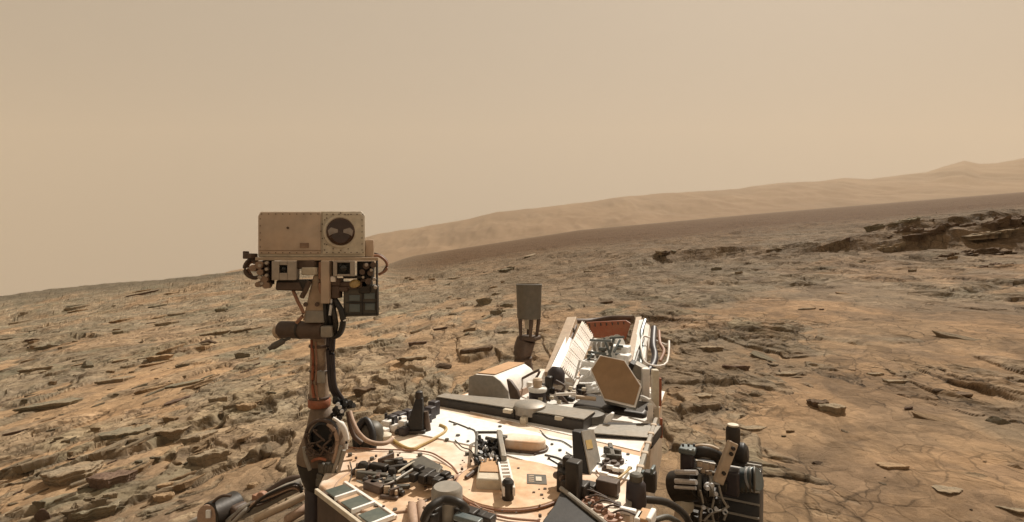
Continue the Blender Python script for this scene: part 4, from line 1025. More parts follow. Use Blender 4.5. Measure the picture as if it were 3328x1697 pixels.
for sx_ in (-1, 1): wpiece([(sx_ * .011, .008), (sx_ * .036, .016), (sx_ * .048, .004), (sx_ * .044, -.018), (sx_ * .030, -.010), (sx_ * .010, -.004)], .0092, M['mirr'], 'window_mirror')
bl_ = MB()
for k in range(16):
    an = 2 * math.pi * k / 16; c = wc + HX * math.cos(an) * .075 + W * math.sin(an) * .075 + HD * .002; bl_.cyl(c, c - HD * .005, .0026, n=8)
for px in range(327, 364, 6): 
    for py in (214.5, 252.5): c = hpt(px, py, -.003); bl_.cyl(c, c - HD * .005, .0024, n=8)
for py in range(220, 252, 6):
    for px in (324.7, 362): c = hpt(px, py, -.003); bl_.cyl(c, c - HD * .005, .0024, n=8)
for px in range(262, 320, 7): c = hpt(px, 252.8, -.005); bl_.cyl(c, c - HD * .004, .0022, n=8)
for px in range(262, 322, 7): c = hpt(px, 214.2, -.005); bl_.cyl(c, c - HD * .004, .0020, n=8)
for py in range(219, 252, 7): c = hpt(260.6, py, -.005); bl_.cyl(c, c - HD * .004, .0020, n=8)
bl_.build('window_bolts', M['brown'], hd, 0, True)
MB().prism([hpt(x, y, .02) for x, y in [(365.2, 257), (365.2, 239.5), (374, 239.5), (374, 257)]], HD * .15).build('side_unit', M['putty'], hd, .003)
for x0, y0, x1, y1 in ((259, 250.2, 321, 250.7), (300, 243, 309, 248)): MB().prism([hpt(x0, y1, -.008), hpt(x0, y0, -.008), hpt(x1, y0, -.008), hpt(x1, y1, -.008)], HD * .0015).build('cover_seam', M['brownl'], hd)
MB().cyl(hpt(288, 228, -.004), hpt(288, 228, -.0085), .005, n=12).build('cover_plug', M['brown'], hd, 0, True)
MB().prism([hpt(x, y, -.02) for x, y in [(256, 260.5), (256, 257.2), (378, 257.2), (378, 260.5)]], HD * .30).build('base_plate', M['tan'], hd, .002)
# the two square science cameras
def camera(x0, x1, y0, y1, hx0, hx1, hy0, hy1, m, name, lens):
    cam_ = MB()
    cx = (x0 + x1) / 2
    body_ = MB().prism([hpt(x0, y1, -.03), hpt(x0, y0, -.03), hpt(x1, y0, -.03), hpt(x1, y1, -.03)], HD * .12).build(name, m, hd, .004)
    # frame of four bars round a sunk lens
    fr_ = MB()
    for a0, a1, b0, b1 in ((x0, hx0, y0, y1), (hx1, x1, y0, y1), (hx0, hx1, y0, hy0), (hx0, hx1, hy1, y1)):
        fr_.prism([hpt(a0 + .1, b1 - .1, -.052), hpt(a0 + .1, b0 + .1, -.052), hpt(a1 - .1, b0 + .1, -.052), hpt(a1 - .1, b1 - .1, -.052)], HD * .0215)
    fr_.build('camera_bezel', m, hd, .0015)
    MB().prism([hpt(hx0, hy1, -.0315), hpt(hx0, hy0, -.0315), hpt(hx1, hy0, -.0315), hpt(hx1, hy1, -.0315)], HD * .001).build('lens_recess', M['black'], hd)
    c = hpt((hx0 + hx1) / 2, (hy0 + hy1) / 2, -.032); r = (P(hx1, 0, Yh) - P(hx0, 0, Yh)).length / 2 * .82
    MB().lathe(c, -HD, [(r, 0), (r, .008), (r * .8, .010), (r * .6, .006), (.0008, .0085)], 24).build('lens', lens, hd, 0, True)
camera(273.5, 297.5, 261, 279.8, 281, 288.8, 265, 272.6, M['putty3'], 'square_camera', M['lens'])
camera(333.5, 355, 260.8, 276, 337.5, 350, 262.6, 273.8, M['putty3'], 'square_camera', M['lens'])
MB().prism([hpt(276, 290, -.02), hpt(277, 280, -.02), hpt(312, 280, -.02), hpt(306, 291, -.02)], HD * .14).build('camera_mount', M['dark'], hd, .006)
MB().prism([hpt(277, 289.5, -.026), hpt(278, 282, -.026), hpt(300, 282, -.026), hpt(303, 289.5, -.026)], HD * .005).build('mount_cover', M['brown'], hd, .002)
# navigation camera clusters, left and right
nc = MB(); nl = MB(); nb = MB()
for px, py, r in [(261, 265, .016), (262, 272, .013), (266, 279, .015), (260, 284, .012), (268, 285, .014), (255, 268, .014)]:
    c = hpt(px, py, .02); nc.cyl(c, c - HD * .07, r, r * .9, 16)
nc.build('navigation_camera', M['brownl'], hd, 0, True)
for px, py, r in [(262, 265.5, .008), (262, 277, .009), (268.5, 263, .007), (268.5, 269, .007), (268.5, 275, .007), (264, 283, .007)]:
    c = hpt(px, py, -.03); nl.cyl(c, c - HD * .03, r, r * .8, 14)
nl.build('navigation_lens', M['putty3'], hd, 0, True)
nb.box(hpt(268, 272, .02), .025, .05, .10); nb.box(hpt(263, 262.5, .02), .06, .06, .012); nb.box(hpt(251, 256, .0), .03, .05, .02); nb.box(hpt(246, 255, .0), .012, .03, .03)
nb.build('camera_bracket', M['brown'], hd, .003)
nc = MB(); nl = MB(); nb = MB()
for px, py, r in [(366, 266, .014), (370, 273, .013), (362, 272, .012), (373, 265, .013), (368, 281, .014)]:
    c = hpt(px, py, .02); nc.cyl(c, c - HD * .06, r, r * .9, 16)
nc.build('navigation_camera', M['brown'], hd, 0, True)
for px, py, r in [(366, 265, .008), (371, 270, .007), (363, 277, .006), (374, 279, .008), (375, 287, .008)]:
    c = hpt(px, py, -.02); nl.cyl(c, c - HD * .03, r, r * .8, 14)
nl.build('navigation_lens', M['putty3'], hd, 0, True)
nb.box(hpt(366, 271, .03), .06, .05, .08); nb.box(hpt(377, 285, .0), .006, .02, .22); nb.box(hpt(357, 277, .01), .10, .05, .012); nb.box(hpt(366, 287, .01), .045, .05, .05)
nb.build('camera_bracket', M['dark'], hd, .003)
MB().tube([hpt(257, 259, .03), hpt(249, 259.5, .03), hpt(243.5, 266, .03), hpt(245, 274, .03), hpt(252, 278, .03), hpt(258, 277, .03)], .008, 8).build('cable_loop', M['brown'], hd, 0, True)
MB().tube([hpt(255, 262, .04), hpt(248, 263, .04), hpt(246, 269, .04), hpt(250, 276, .04)], .005, 8).build('cable_loop', M['copper'], hd, 0, True)
MB().tube([hpt(373, 256, .05), hpt(380, 256, .05), hpt(387, 262, .05), hpt(387, 270, .05), hpt(379, 275, .05)], .006, 8).build('cable_loop', M['copper'], hd, 0, True)
MB().tube([hpt(375, 253, .06), hpt(383, 256, .06), hpt(388.5, 263, .06), hpt(384, 272, .06)], .004, 8).build('cable_loop', M['brown'], hd, 0, True)
# neck
MB().hexa([hpt(313.5, 275, .0), hpt(323.5, 275, .0), hpt(324, 321.5, .02), hpt(302, 321.5, .02)], [hpt(314, 275, .12), hpt(323.5, 275, .12), hpt(324, 321.5, .16), hpt(303, 321.5, .16)]).build('neck', M['tan'], hd, .005)
MB().prism([hpt(306, 311, .008), hpt(324, 311, .008), hpt(324, 323, .008), hpt(304, 323, .008)], HD * .006).build('neck_plate', M['grey'], hd, .002)
nh = MB()
for px, py in ((317, 304.5), (305.5, 304.5)): c = hpt(px, py, .012); nh.cyl(c, c - HD * .012, .009, n=14)
nh.build('neck_hole', M['brown'], hd, 0, True)
MB().box(hpt(311, 271, .0), .055, .06, .03).build('neck_bracket', M['putty2'], hd, .004)
MB().box(hpt(309, 264.5, .02), .07, .08, .035).build('neck_block', M['brown'], hd, .004)
MB().tube([hpt(293, 290, .0), hpt(298, 302, .0), hpt(303.5, 313, .0), hpt(300, 319, .0), hpt(296, 323, .0)], .007, 8, 2).build('copper_strut', M['copper'], hd, 0, True)
MB().tube([hpt(321, 262, -.01), hpt(320.5, 275, -.01), hpt(321, 290, -.01), hpt(325, 297, -.01)], .008, 8).build('copper_strut', M['copper'], hd, 0, True)
MB().tube([hpt(310, 281, -.02), hpt(306, 290, -.02), hpt(302, 297, -.01)], .010, 8).build('copper_strut', M['brown'], hd, 0, True)
MB().box(hpt(327, 282, .0), .035, .05, .17).build('pale_column', M['putty'], hd, .004)
tb = MB()
for o_ in (0, 4, 8): tb.tube([hpt(325 + o_, 294, .01), hpt(325 + o_ * 1.1, 305, .01), hpt(326 + o_, 318, .01), hpt(327 + o_, 326, .02)], .009, 8)
tb.build('dark_cable', M['black'], hd, 0, True)
MB().tube([hpt(331, 299, -.01), hpt(331, 307, -.01), hpt(330, 315, -.01)], .006, 8).build('silver_pipe', M['silver'], hd, 0, True)
mx_ = MB()
for px, py, sx, sz in [(337, 282, .04, .03), (346, 284, .06, .02), (352, 287, .05, .015), (360, 284, .03, .03), (343, 289, .05, .02), (366, 283, .03, .035), (337, 292, .03, .05)]: mx_.box(hpt(px, py, .01), sx, .05, sz)
mx_.build('pivot_mechanism', M['brown'], hd, .004)
MB().lathe(hpt(355, 284, -.015), Vector((0, -.6, .8)), [(.022, 0), (.02, .010), (.010, .018)], 18).build('yellow_cap', M['gold'], hd, 0, True)
MB().box(hpt(334, 279, -.01), .02, .03, .022).build('pale_clip', M['white'], hd, .003)
# electronics box hanging at lower right
ebq = [hpt(343.5, 317, .0), hpt(343.5, 288, .0), hpt(379, 285, .0), hpt(379, 316, .0)]
xb = MB().prism(ebq, HD * .14).build('electronics_box', M['greyd'], hd, .005)
xp = MB()
for x0, y0, x1, y1 in [(349, 295, 360, 301), (349, 304, 360, 312), (365, 303, 375, 310), (364, 293, 375, 299)]: xp.prism([hpt(x0, y1, -.004), hpt(x0, y0, -.004), hpt(x1, y0, -.004), hpt(x1, y1, -.004)], HD * .004)
xp.build('box_panel', M['steel'], hd, .0015)
xp = MB()
for x0, y0, x1, y1 in [(361.5, 290, 363, 315), (346, 302, 377, 302.9), (346, 313.5, 377, 314.6), (376, 288, 377.3, 315)]: xp.prism([hpt(x0, y1, -.007), hpt(x0, y0, -.007), hpt(x1, y0, -.007), hpt(x1, y1, -.007)], HD * .0065)
xp.build('box_rib', M['black'], hd)

# ------------------------------------------------------------------ right hand drive unit: steering motor over the wheel
du = node('steering_unit', P(718, 470, 2.7)); Yd = 2.7
def q3(px, py, y=0.0): return P(px, py, Yd + y)
MB().lathe(q3(733, 445), W, [(.034, 0), (.036, .03), (.036, .085), (.028, .10)], 22).build('top_motor', M['dark'], du, 0, True)
MB().lathe(q3(733, 426), W, [(.028, 0), (.030, .004), (.027, .009), (.014, .011)], 22).build('motor_cap', M['putty2'], du, 0, True)
a, b = q3(733, 442, -.06), q3(717.5, 483, -.10); d = (b - a).normalized(); s_ = d.cross(YA).normalized()
MB().box((a + b) / 2, (b - a).length, .050, .035, d, s_, d.cross(s_)).build('link_arm', M['tan'], du, .006)
lh = MB()
for t in (.12, .25, .72): c = a.lerp(b, t) - YA * .02; lh.cyl(c, c - YA * .01, .010, n=12)
lh.build('link_pin', M['dark'], du, 0, True)
kb = MB(); kb.lathe(q3(739, 453, .0), Vector((.8, -.5, .1)), [(.05, -.02), (.055, 0), (.055, .03), (.035, .045)], 20); kb.ubox(q3(738, 460), .07, .06, .05); kb.build('side_knob', M['black'], du, .004, True)
MB().ubox(q3(688, 460, .02), .070, .08, .12).build('motor_block', M['purple'], du, .012)
MB().ubox(q3(688, 449.5, .01), .085, .09, .03).build('block_top', M['steel'], du, .008)
bt = MB()
for px in (683, 688.5, 694): c = q3(px, 446.5, -.02); bt.cyl(c, c + W * .014, .006, n=8)
bt.build('block_bolt', M['black'], du, 0, True)
MB().tube([q3(694, 453, .03), q3(701, 451, .0), q3(709, 452, .0), q3(717, 456, .0), q3(722, 462, .0)], .032, 12).build('curved_yoke', M['dark'], du, 0, True)
MB().tube([q3(694, 447.5, .02), q3(702, 446, .0), q3(711, 447, .0), q3(718, 450, .0)], .012, 10).build('yoke_edge', M['tan'], du, 0, True)
pc_ = MB()
for px, py, s_ in [(700, 464, .03), (706, 466, .035), (712, 467, .03), (703, 471, .025), (709, 474, .03)]: pc_.ubox(q3(px, py, -.02), s_, s_, s_)
pc_.build('pale_fitting', M['tan'], du, .006)
a, b = q3(675, 487, .04), q3(699, 484, -.06)
MB().cyl(a, b, .082, .080, 32).build('striped_motor', M['dark'], du, .004, True)
for i, (px0, py0) in enumerate([(676, 472), (675.5, 481), (675, 487)]):
    for k in range(1):
        pa, pb = q3(px0, py0, -.055), q3(px0 + 21, py0 + (1.2 if i else .5), -.14)
        MB().cyl(pa, pb, .013 if i < 2 else .009, None, 12).build('motor_rod', M['silver'], du, 0, True)
for i, px in enumerate((699, 705, 711)):
    MB().lathe(q3(px, 486, -.06), Vector((.93, -.36, 0)), [(.055, -.008), (.062 - .006 * i, -.004), (.062 - .006 * i, .010), (.05, .014)], 28).build('motor_ring', (M['greyd'], M['black'], M['grey'])[i], du, 0, True)
MB().lathe(q3(707, 486, -.13), Vector((.3, -1, 0)), [(.020, 0), (.020, .01), (.012, .014)], 18).build('hub_plug', M['silver'], du, 0, True)
MB().ubox(q3(731, 481, .0), .085, .10, .13).build('gear_housing', M['purple'], du, .012)
for k in range(4): MB().lathe(q3(741 + k * 4, 479.6 - k * .2, .05 - k * .022), Vector((.9, -.42, 0)), [(.056, 0), (.067, .003), (.067, .009), (.056, .012)], 28).build('cooling_ring', M['greyd'], du, 0, True)
a, b = q3(739, 480, .06), q3(757, 479, -.02)
MB().cyl(a, b, .062, .060, 28).build('blue_motor', M['steel'], du, .004, True)
MB().lathe(b - (b - a).normalized() * .03 + Vector((0, 0, 0)), (b - a), [(.064, 0), (.064, .012)], 28).build('motor_ring', M['silver'], du, 0, True)
MB().lathe(q3(684, 505, -.02), Vector((.3, -1, .3)), [(.05, -.02), (.052, 0), (.04, .03), (.015, .042)], 22).build('cream_dome', M['putty2'], du, 0, True)
gl = MB(); r7 = random.Random(33)
for i in range(22):
    c = q3(694 + r7.random() * 34, 486 + r7.random() * 34, -.08 + r7.random() * .06); s0 = .02 + r7.random() * .03
    gl.box(c, s0, s0, s0 * 1.4, U, V_, W)
gl.build('drive_mechanism', M['dark'], du, .004)
gl = MB()
for pts in ([(700, 490), (703, 503), (701, 515), (700, 530)], [(709, 484), (714, 496), (712, 512), (716, 530)], [(719, 486), (722, 498), (727, 508), (724, 520)], [(704, 521), (712, 513), (722, 510), (729, 506)]):
    gl.tube([q3(x, y, -.14) for x, y in pts], .0055, 8)
gl.build('drive_cable', M['grey'], du, 0, True)
gl = MB()
for i in range(9):
    c = q3(698 + r7.random() * 28, 484 + r7.random() * 32, -.15); gl.cyl(c, c - YA * .012, .010, n=10)
gl.build('bright_bolt', M['silver'], du, 0, True)
MB().tube([P(640, 499, 2.0), P(652, 500, 2.02), P(665, 502, 2.08), P(677, 508, 2.15), P(686, 517, 2.2), P(694, 532, 2.2)], .015, 12).build('drive_hose', M['dark'], rover, 0, True)
MB().tube([P(655, 520, 2.1), P(668, 517, 2.15), P(680, 524, 2.2)], .012, 10).build('drive_hose', M['greyd'], rover, 0, True)

# ------------------------------------------------------------------ wheels with cleats
def wheel_at(c, ax, r=.25, wd_=.36):
    c = Vector(c); c.z = gz(c.x, c.y) + r - .02
    wv = MB().lathe(c - ax * wd_ / 2, ax, [(r * .80, 0), (r * .95, .004), (r, .03), (r * 1.01, wd_ / 2), (r, wd_ - .03), (r * .95, wd_ - .004), (r * .80, wd_)], 48).build('wheel', M['black'], rover, 0, True)
    q = ax.to_track_quat('Z', 'Y'); e1, e2 = q @ XA, q @ YA
    g = MB()
    for k in range(24):
        an = 2 * math.pi * k / 24; d = e1 * math.cos(an) + e2 * math.sin(an)
        g.box(c + d * (r + .006), wd_ * .98, .010, .018, ax, ax.cross(d), d)
    g.build('wheel_cleat', M['grey'], wv)
    h = MB(); h.lathe(c - ax * .06, ax, [(.09, 0), (.10, .02), (.10, .10), (.09, .12)], 20)
    for k in range(5):
        an = 2 * math.pi * k / 5; d = e1 * math.cos(an) + e2 * math.sin(an); h.box(c + d * r * .48, .05, .012, r * .8, ax, ax.cross(d), d)
    h.build('wheel_hub', M['tan'], wv, .002)
    return c
Wc = [wheel_at((1.28, 3.02, 0), U), wheel_at((1.02, 2.15, 0), U), wheel_at((.86, 1.3, 0), U), wheel_at((-.35, 4.3, 0), U), wheel_at((-.95, 3.2, 0), U), wheel_at((-1.35, 2.15, 0), U)]
sa = node('suspension_arm', (.95, 2.6, .8))
MB().tube([Wc[0] + W * .12 - U * .2, Vector((1.0, 2.95, .62)), Vector((.75, 2.3, .60)), Wc[1] + W * .1 - U * .22], .035, 12).build('arm_tube', M['tan'], sa, 0, True)
MB().tube([Wc[1] + W * .1 - U * .22, Vector((.62, 1.9, .6)), Vector((.5, 1.4, .6)), Wc[2] + W * .1 - U * .22], .035, 12).build('arm_tube', M['tan'], sa, 0, True)
sa = node('suspension_arm', (-.95, 2.6, .8)); sa['label'] = 'dusty brown suspension tubes and drum in front of the mast foot'
MB().tube([Wc[3] + W * .3, Vector((-.45, 3.9, .75)), Vector((-.75, 3.3, .72)), Wc[4] + W * .3 + U * .1], .035, 12).build('arm_tube', M['tan'], sa, 0, True)
Ys = 2.35
MB().tube([P(229, 522, Ys), P(242, 513, Ys), P(262, 503, Ys), P(283, 492, Ys), P(302, 484, Ys + .03)], [.020, .029, .031, .030, .028], 16).build('arm_tube', M['grey'], sa, 0, True)
MB().tube([P(252, 503, Ys + .1), P(268, 492, Ys + .1), P(288, 480, Ys + .1), P(303, 478, Ys + .1)], .016, 12).build('arm_tube', M['brown'], sa, 0, True)
MB().tube([P(256, 519, Ys - .1), P(280, 508, Ys - .1), P(305, 495.5, Ys - .06)], .017, 12).build('arm_tube', M['tan'], sa, 0, True)
MB().tube([P(287, 520, Ys - .1), P(298, 513, Ys - .1), P(309, 506, Ys - .06)], .020, 12).build('arm_tube', M['hose'], sa, 0, True)
MB().tube([P(222, 534, Ys - .1), P(234, 522, Ys - .1), P(246, 510, Ys - .08), P(250, 507, Ys - .05)], .010, 10).build('pale_pipe', M['grey'], sa, 0, True)
c = P(221, 511, Ys + .05)
MB().cyl(c + Vector((.04, .06, 0)), c - Vector((.02, .06, 0)), .068, .066, 32).build('end_drum', M['dark'], sa, .004, True)
MB().lathe(c - Vector((.02, .06, 0)), Vector((-.25, -1, 0)), [(.060, 0), (.060, .008), (.05, .01)], 28).build('drum_face', M['hose'], sa, 0, True)
MB().box(c + Vector((-.012, -.078, .025)), .022, .012, .035).build('drum_tab', M['clean'], sa, .002)
MB().box(P(238, 511, Ys + .05), .05, .08, .07, U, V_, W).build('drum_bracket', M['brown'], sa, .015)
for k in range(5):
    MB().tube([P(232 + k * 4, 520 - k * 2, Ys - .06), P(246 + k * 4, 508 - k * 2.5, Ys - .07), P(262 + k * 5, 504 - k * 4, Ys - .05), P(286 + k * 3, 492 - k * 2, Ys - .03), P(303, 486 + k * 3, Ys)], .006, 8).build('arm_cable', (M['brown'], M['dark'], M['hose'])[k % 3], sa, 0, True)
MB().tube([P(213, 530, Ys), P(210, 517, Ys), P(213, 503, Ys), P(222, 496, Ys), P(231, 496, Ys)], .007, 8).build('drum_cable', M['brown'], sa, 0, True)
kn = MB(); kn.lathe(P(262, 496, Ys), Vector((0, -1, .3)), [(.02, -.02), (.024, 0), (.018, .02)], 14); kn.ubox(P(258, 499, Ys), .05, .03, .04); kn.build('tube_clamp', M['copper'], sa, .003, True)
MB().prism([P(170, 540, Ys), P(186, 522, Ys), P(203, 516, Ys), P(209, 530, Ys), P(209, 545, Ys)], Vector((.05, .15, 0))).build('wheel_fender', M['grey'], sa, .01)
MB().box(P(296, 530, Ys - .12), .3, .05, .05, Vector((.9, 0, .35)).normalized(), YA, Vector((-.35, 0, .9)).normalized()).build('arm_plate', M['dark'], sa, .006)
# ------------------------------------------------------------------ rocks
def rock_mat(name, c, c2):
    m = mat(name, c, .95, 0, dust=.55, dcol=c2, scale=5, bump=.9, bdist=.02)
    m.node_tree.nodes['Principled BSDF'].inputs['Specular IOR Level'].default_value = .12
    return m
RM = dict(tan=rock_mat('tan_rock', (.29, .205, .125), (.36, .24, .14)), grey=rock_mat('grey_rock', (.23, .19, .135), (.32, .23, .145)),
          green=rock_mat('greenish_rock', (.175, .158, .115), (.28, .22, .145)), dark=rock_mat('dark_rock', (.088, .062, .043), (.20, .135, .085)),
          red=rock_mat('reddish_rock', (.125, .082, .062), (.22, .15, .105)))
def slab_geo(seed, a, b, t, strata=3, under=.22, N=48, cx=0, cy=0, cz=0, lean=0.0):
    """angular broken slab: straight-edged outline, stepped layers, undercut front"""
    rg = np.random.RandomState(seed)
    nv = rg.randint(6, 10)
    an = np.sort((np.arange(nv) + rg.uniform(-.38, .38, nv)) / nv * 2 * math.pi)
    rv = rg.uniform(.72, 1.12, nv)
    vx = np.cos(an) * rv; vy = np.sin(an) * rv
    t_ = np.linspace(0, nv, N, endpoint=False); k_ = t_.astype(int); f_ = t_ - k_
    ox = vx[k_] * (1 - f_) + vx[(k_ + 1) % nv] * f_; oy = vy[k_] * (1 - f_) + vy[(k_ + 1) % nv] * f_
    jg = 1 + .16 * (fbm(ox * 3.1 + seed, oy * 3.1, seed, 3) - .5) + .05 * (rg.rand(N) - .5)
    ox = ox * jg; oy = oy * jg
    vs = []; fs = []; lay = [(-.7, 1 - under * 1.1, 0)]
    for k in range(strata):
        h0 = k / strata; h1 = (k + 1) / strata; s_ = 1 - under * (1 - h1) - rg.rand() * .07
        lay += [(h0 + .05 / strata, s_ - .05, k), (h1 - .25 / strata, s_ + .01, k), (h1, s_ - .01, k)]
    s_ = lay[-1][1]
    for q, dz in ((.90, .03), (.7, .05), (.45, .05), (.2, .05)): lay.append((1 + dz, s_ * q, -1))
    for li, (h, s_, kk) in enumerate(lay):
        j = 1 + .035 * (rg.rand(N) - .5) * (kk >= 0)
        sh = (rg.rand() - .5) * .06 if kk >= 0 else 0
        x = (ox * s_ * j + sh) * a; y = (oy * s_ * j) * b
        zz = h * t + (fbm(x / a * 2.5 + seed, y / b * 2.5, seed + 3, 4) - .5) * t * (.55 if h > 0 else 0) - y / b * lean * t
        vs += list(zip(x + cx, y + cy, zz + cz))
    L = len(lay)
    for k in range(L - 1): fs += [(k * N + i, k * N + (i + 1) % N, (k + 1) * N + (i + 1) % N, (k + 1) * N + i) for i in range(N)]
    fs.append(tuple(range((L - 1) * N, L * N)))
    return vs, fs
def slab_mesh(seed, a, b, t, strata=3):
    vs, fs = slab_geo(seed, a, b, t, strata, lean=.25)
    me = bpy.data.meshes.new('slab'); me.from_pydata([tuple(map(float, v)) for v in vs], [], fs); me.update(); return me
def outcrop_mesh(seed, a, b, t, strata=3):
    """many wedged slabs grown together into one ragged outcrop"""
    rg = np.random.RandomState(seed); V = []; Fc = []
    n = 30
    for k in range(n):
        cx = a * (-.85 + 1.7 * (k + .5) / n + rg.uniform(-.08, .08)); cy = b * rg.uniform(-.55, .6)
        edge = 1 - .55 * abs(cx / a) ** 2
        sa_ = a * rg.uniform(.09, .30); sb_ = b * rg.uniform(.3, .75); st_ = t * rg.uniform(.45, 1.15) * edge
        vs, fs = slab_geo(seed * 31 + k, sa_, sb_, st_, rg.randint(2, 5), .25, 30, cx, cy, 0, rg.uniform(-.1, .4))
        o_ = len(V); V += vs; Fc += [tuple(i + o_ for i in f) for f in fs]
    me = bpy.data.meshes.new('outcrop'); me.from_pydata([tuple(map(float, v)) for v in V], [], Fc); me.update(); return me
def stone_mesh(seed, n=2):
    import bmesh
    bm = bmesh.new(); bmesh.ops.create_icosphere(bm, subdivisions=n + 1, radius=1.0)
    rg = random.Random(seed)
    cuts = [(Vector((rg.uniform(-1, 1), rg.uniform(-1, 1), rg.uniform(-.6, 1))).normalized(), rg.uniform(.55, .85)) for _ in range(9)]
    for v in bm.verts:
        for nrm, d_ in cuts:
            e_ = v.co.dot(nrm) - d_
            if e_ > 0: v.co -= nrm * e_ * .93
        v.co *= 1 + rg.uniform(-.03, .03)
    me = bpy.data.meshes.new('stone'); bm.to_mesh(me); bm.free(); return me
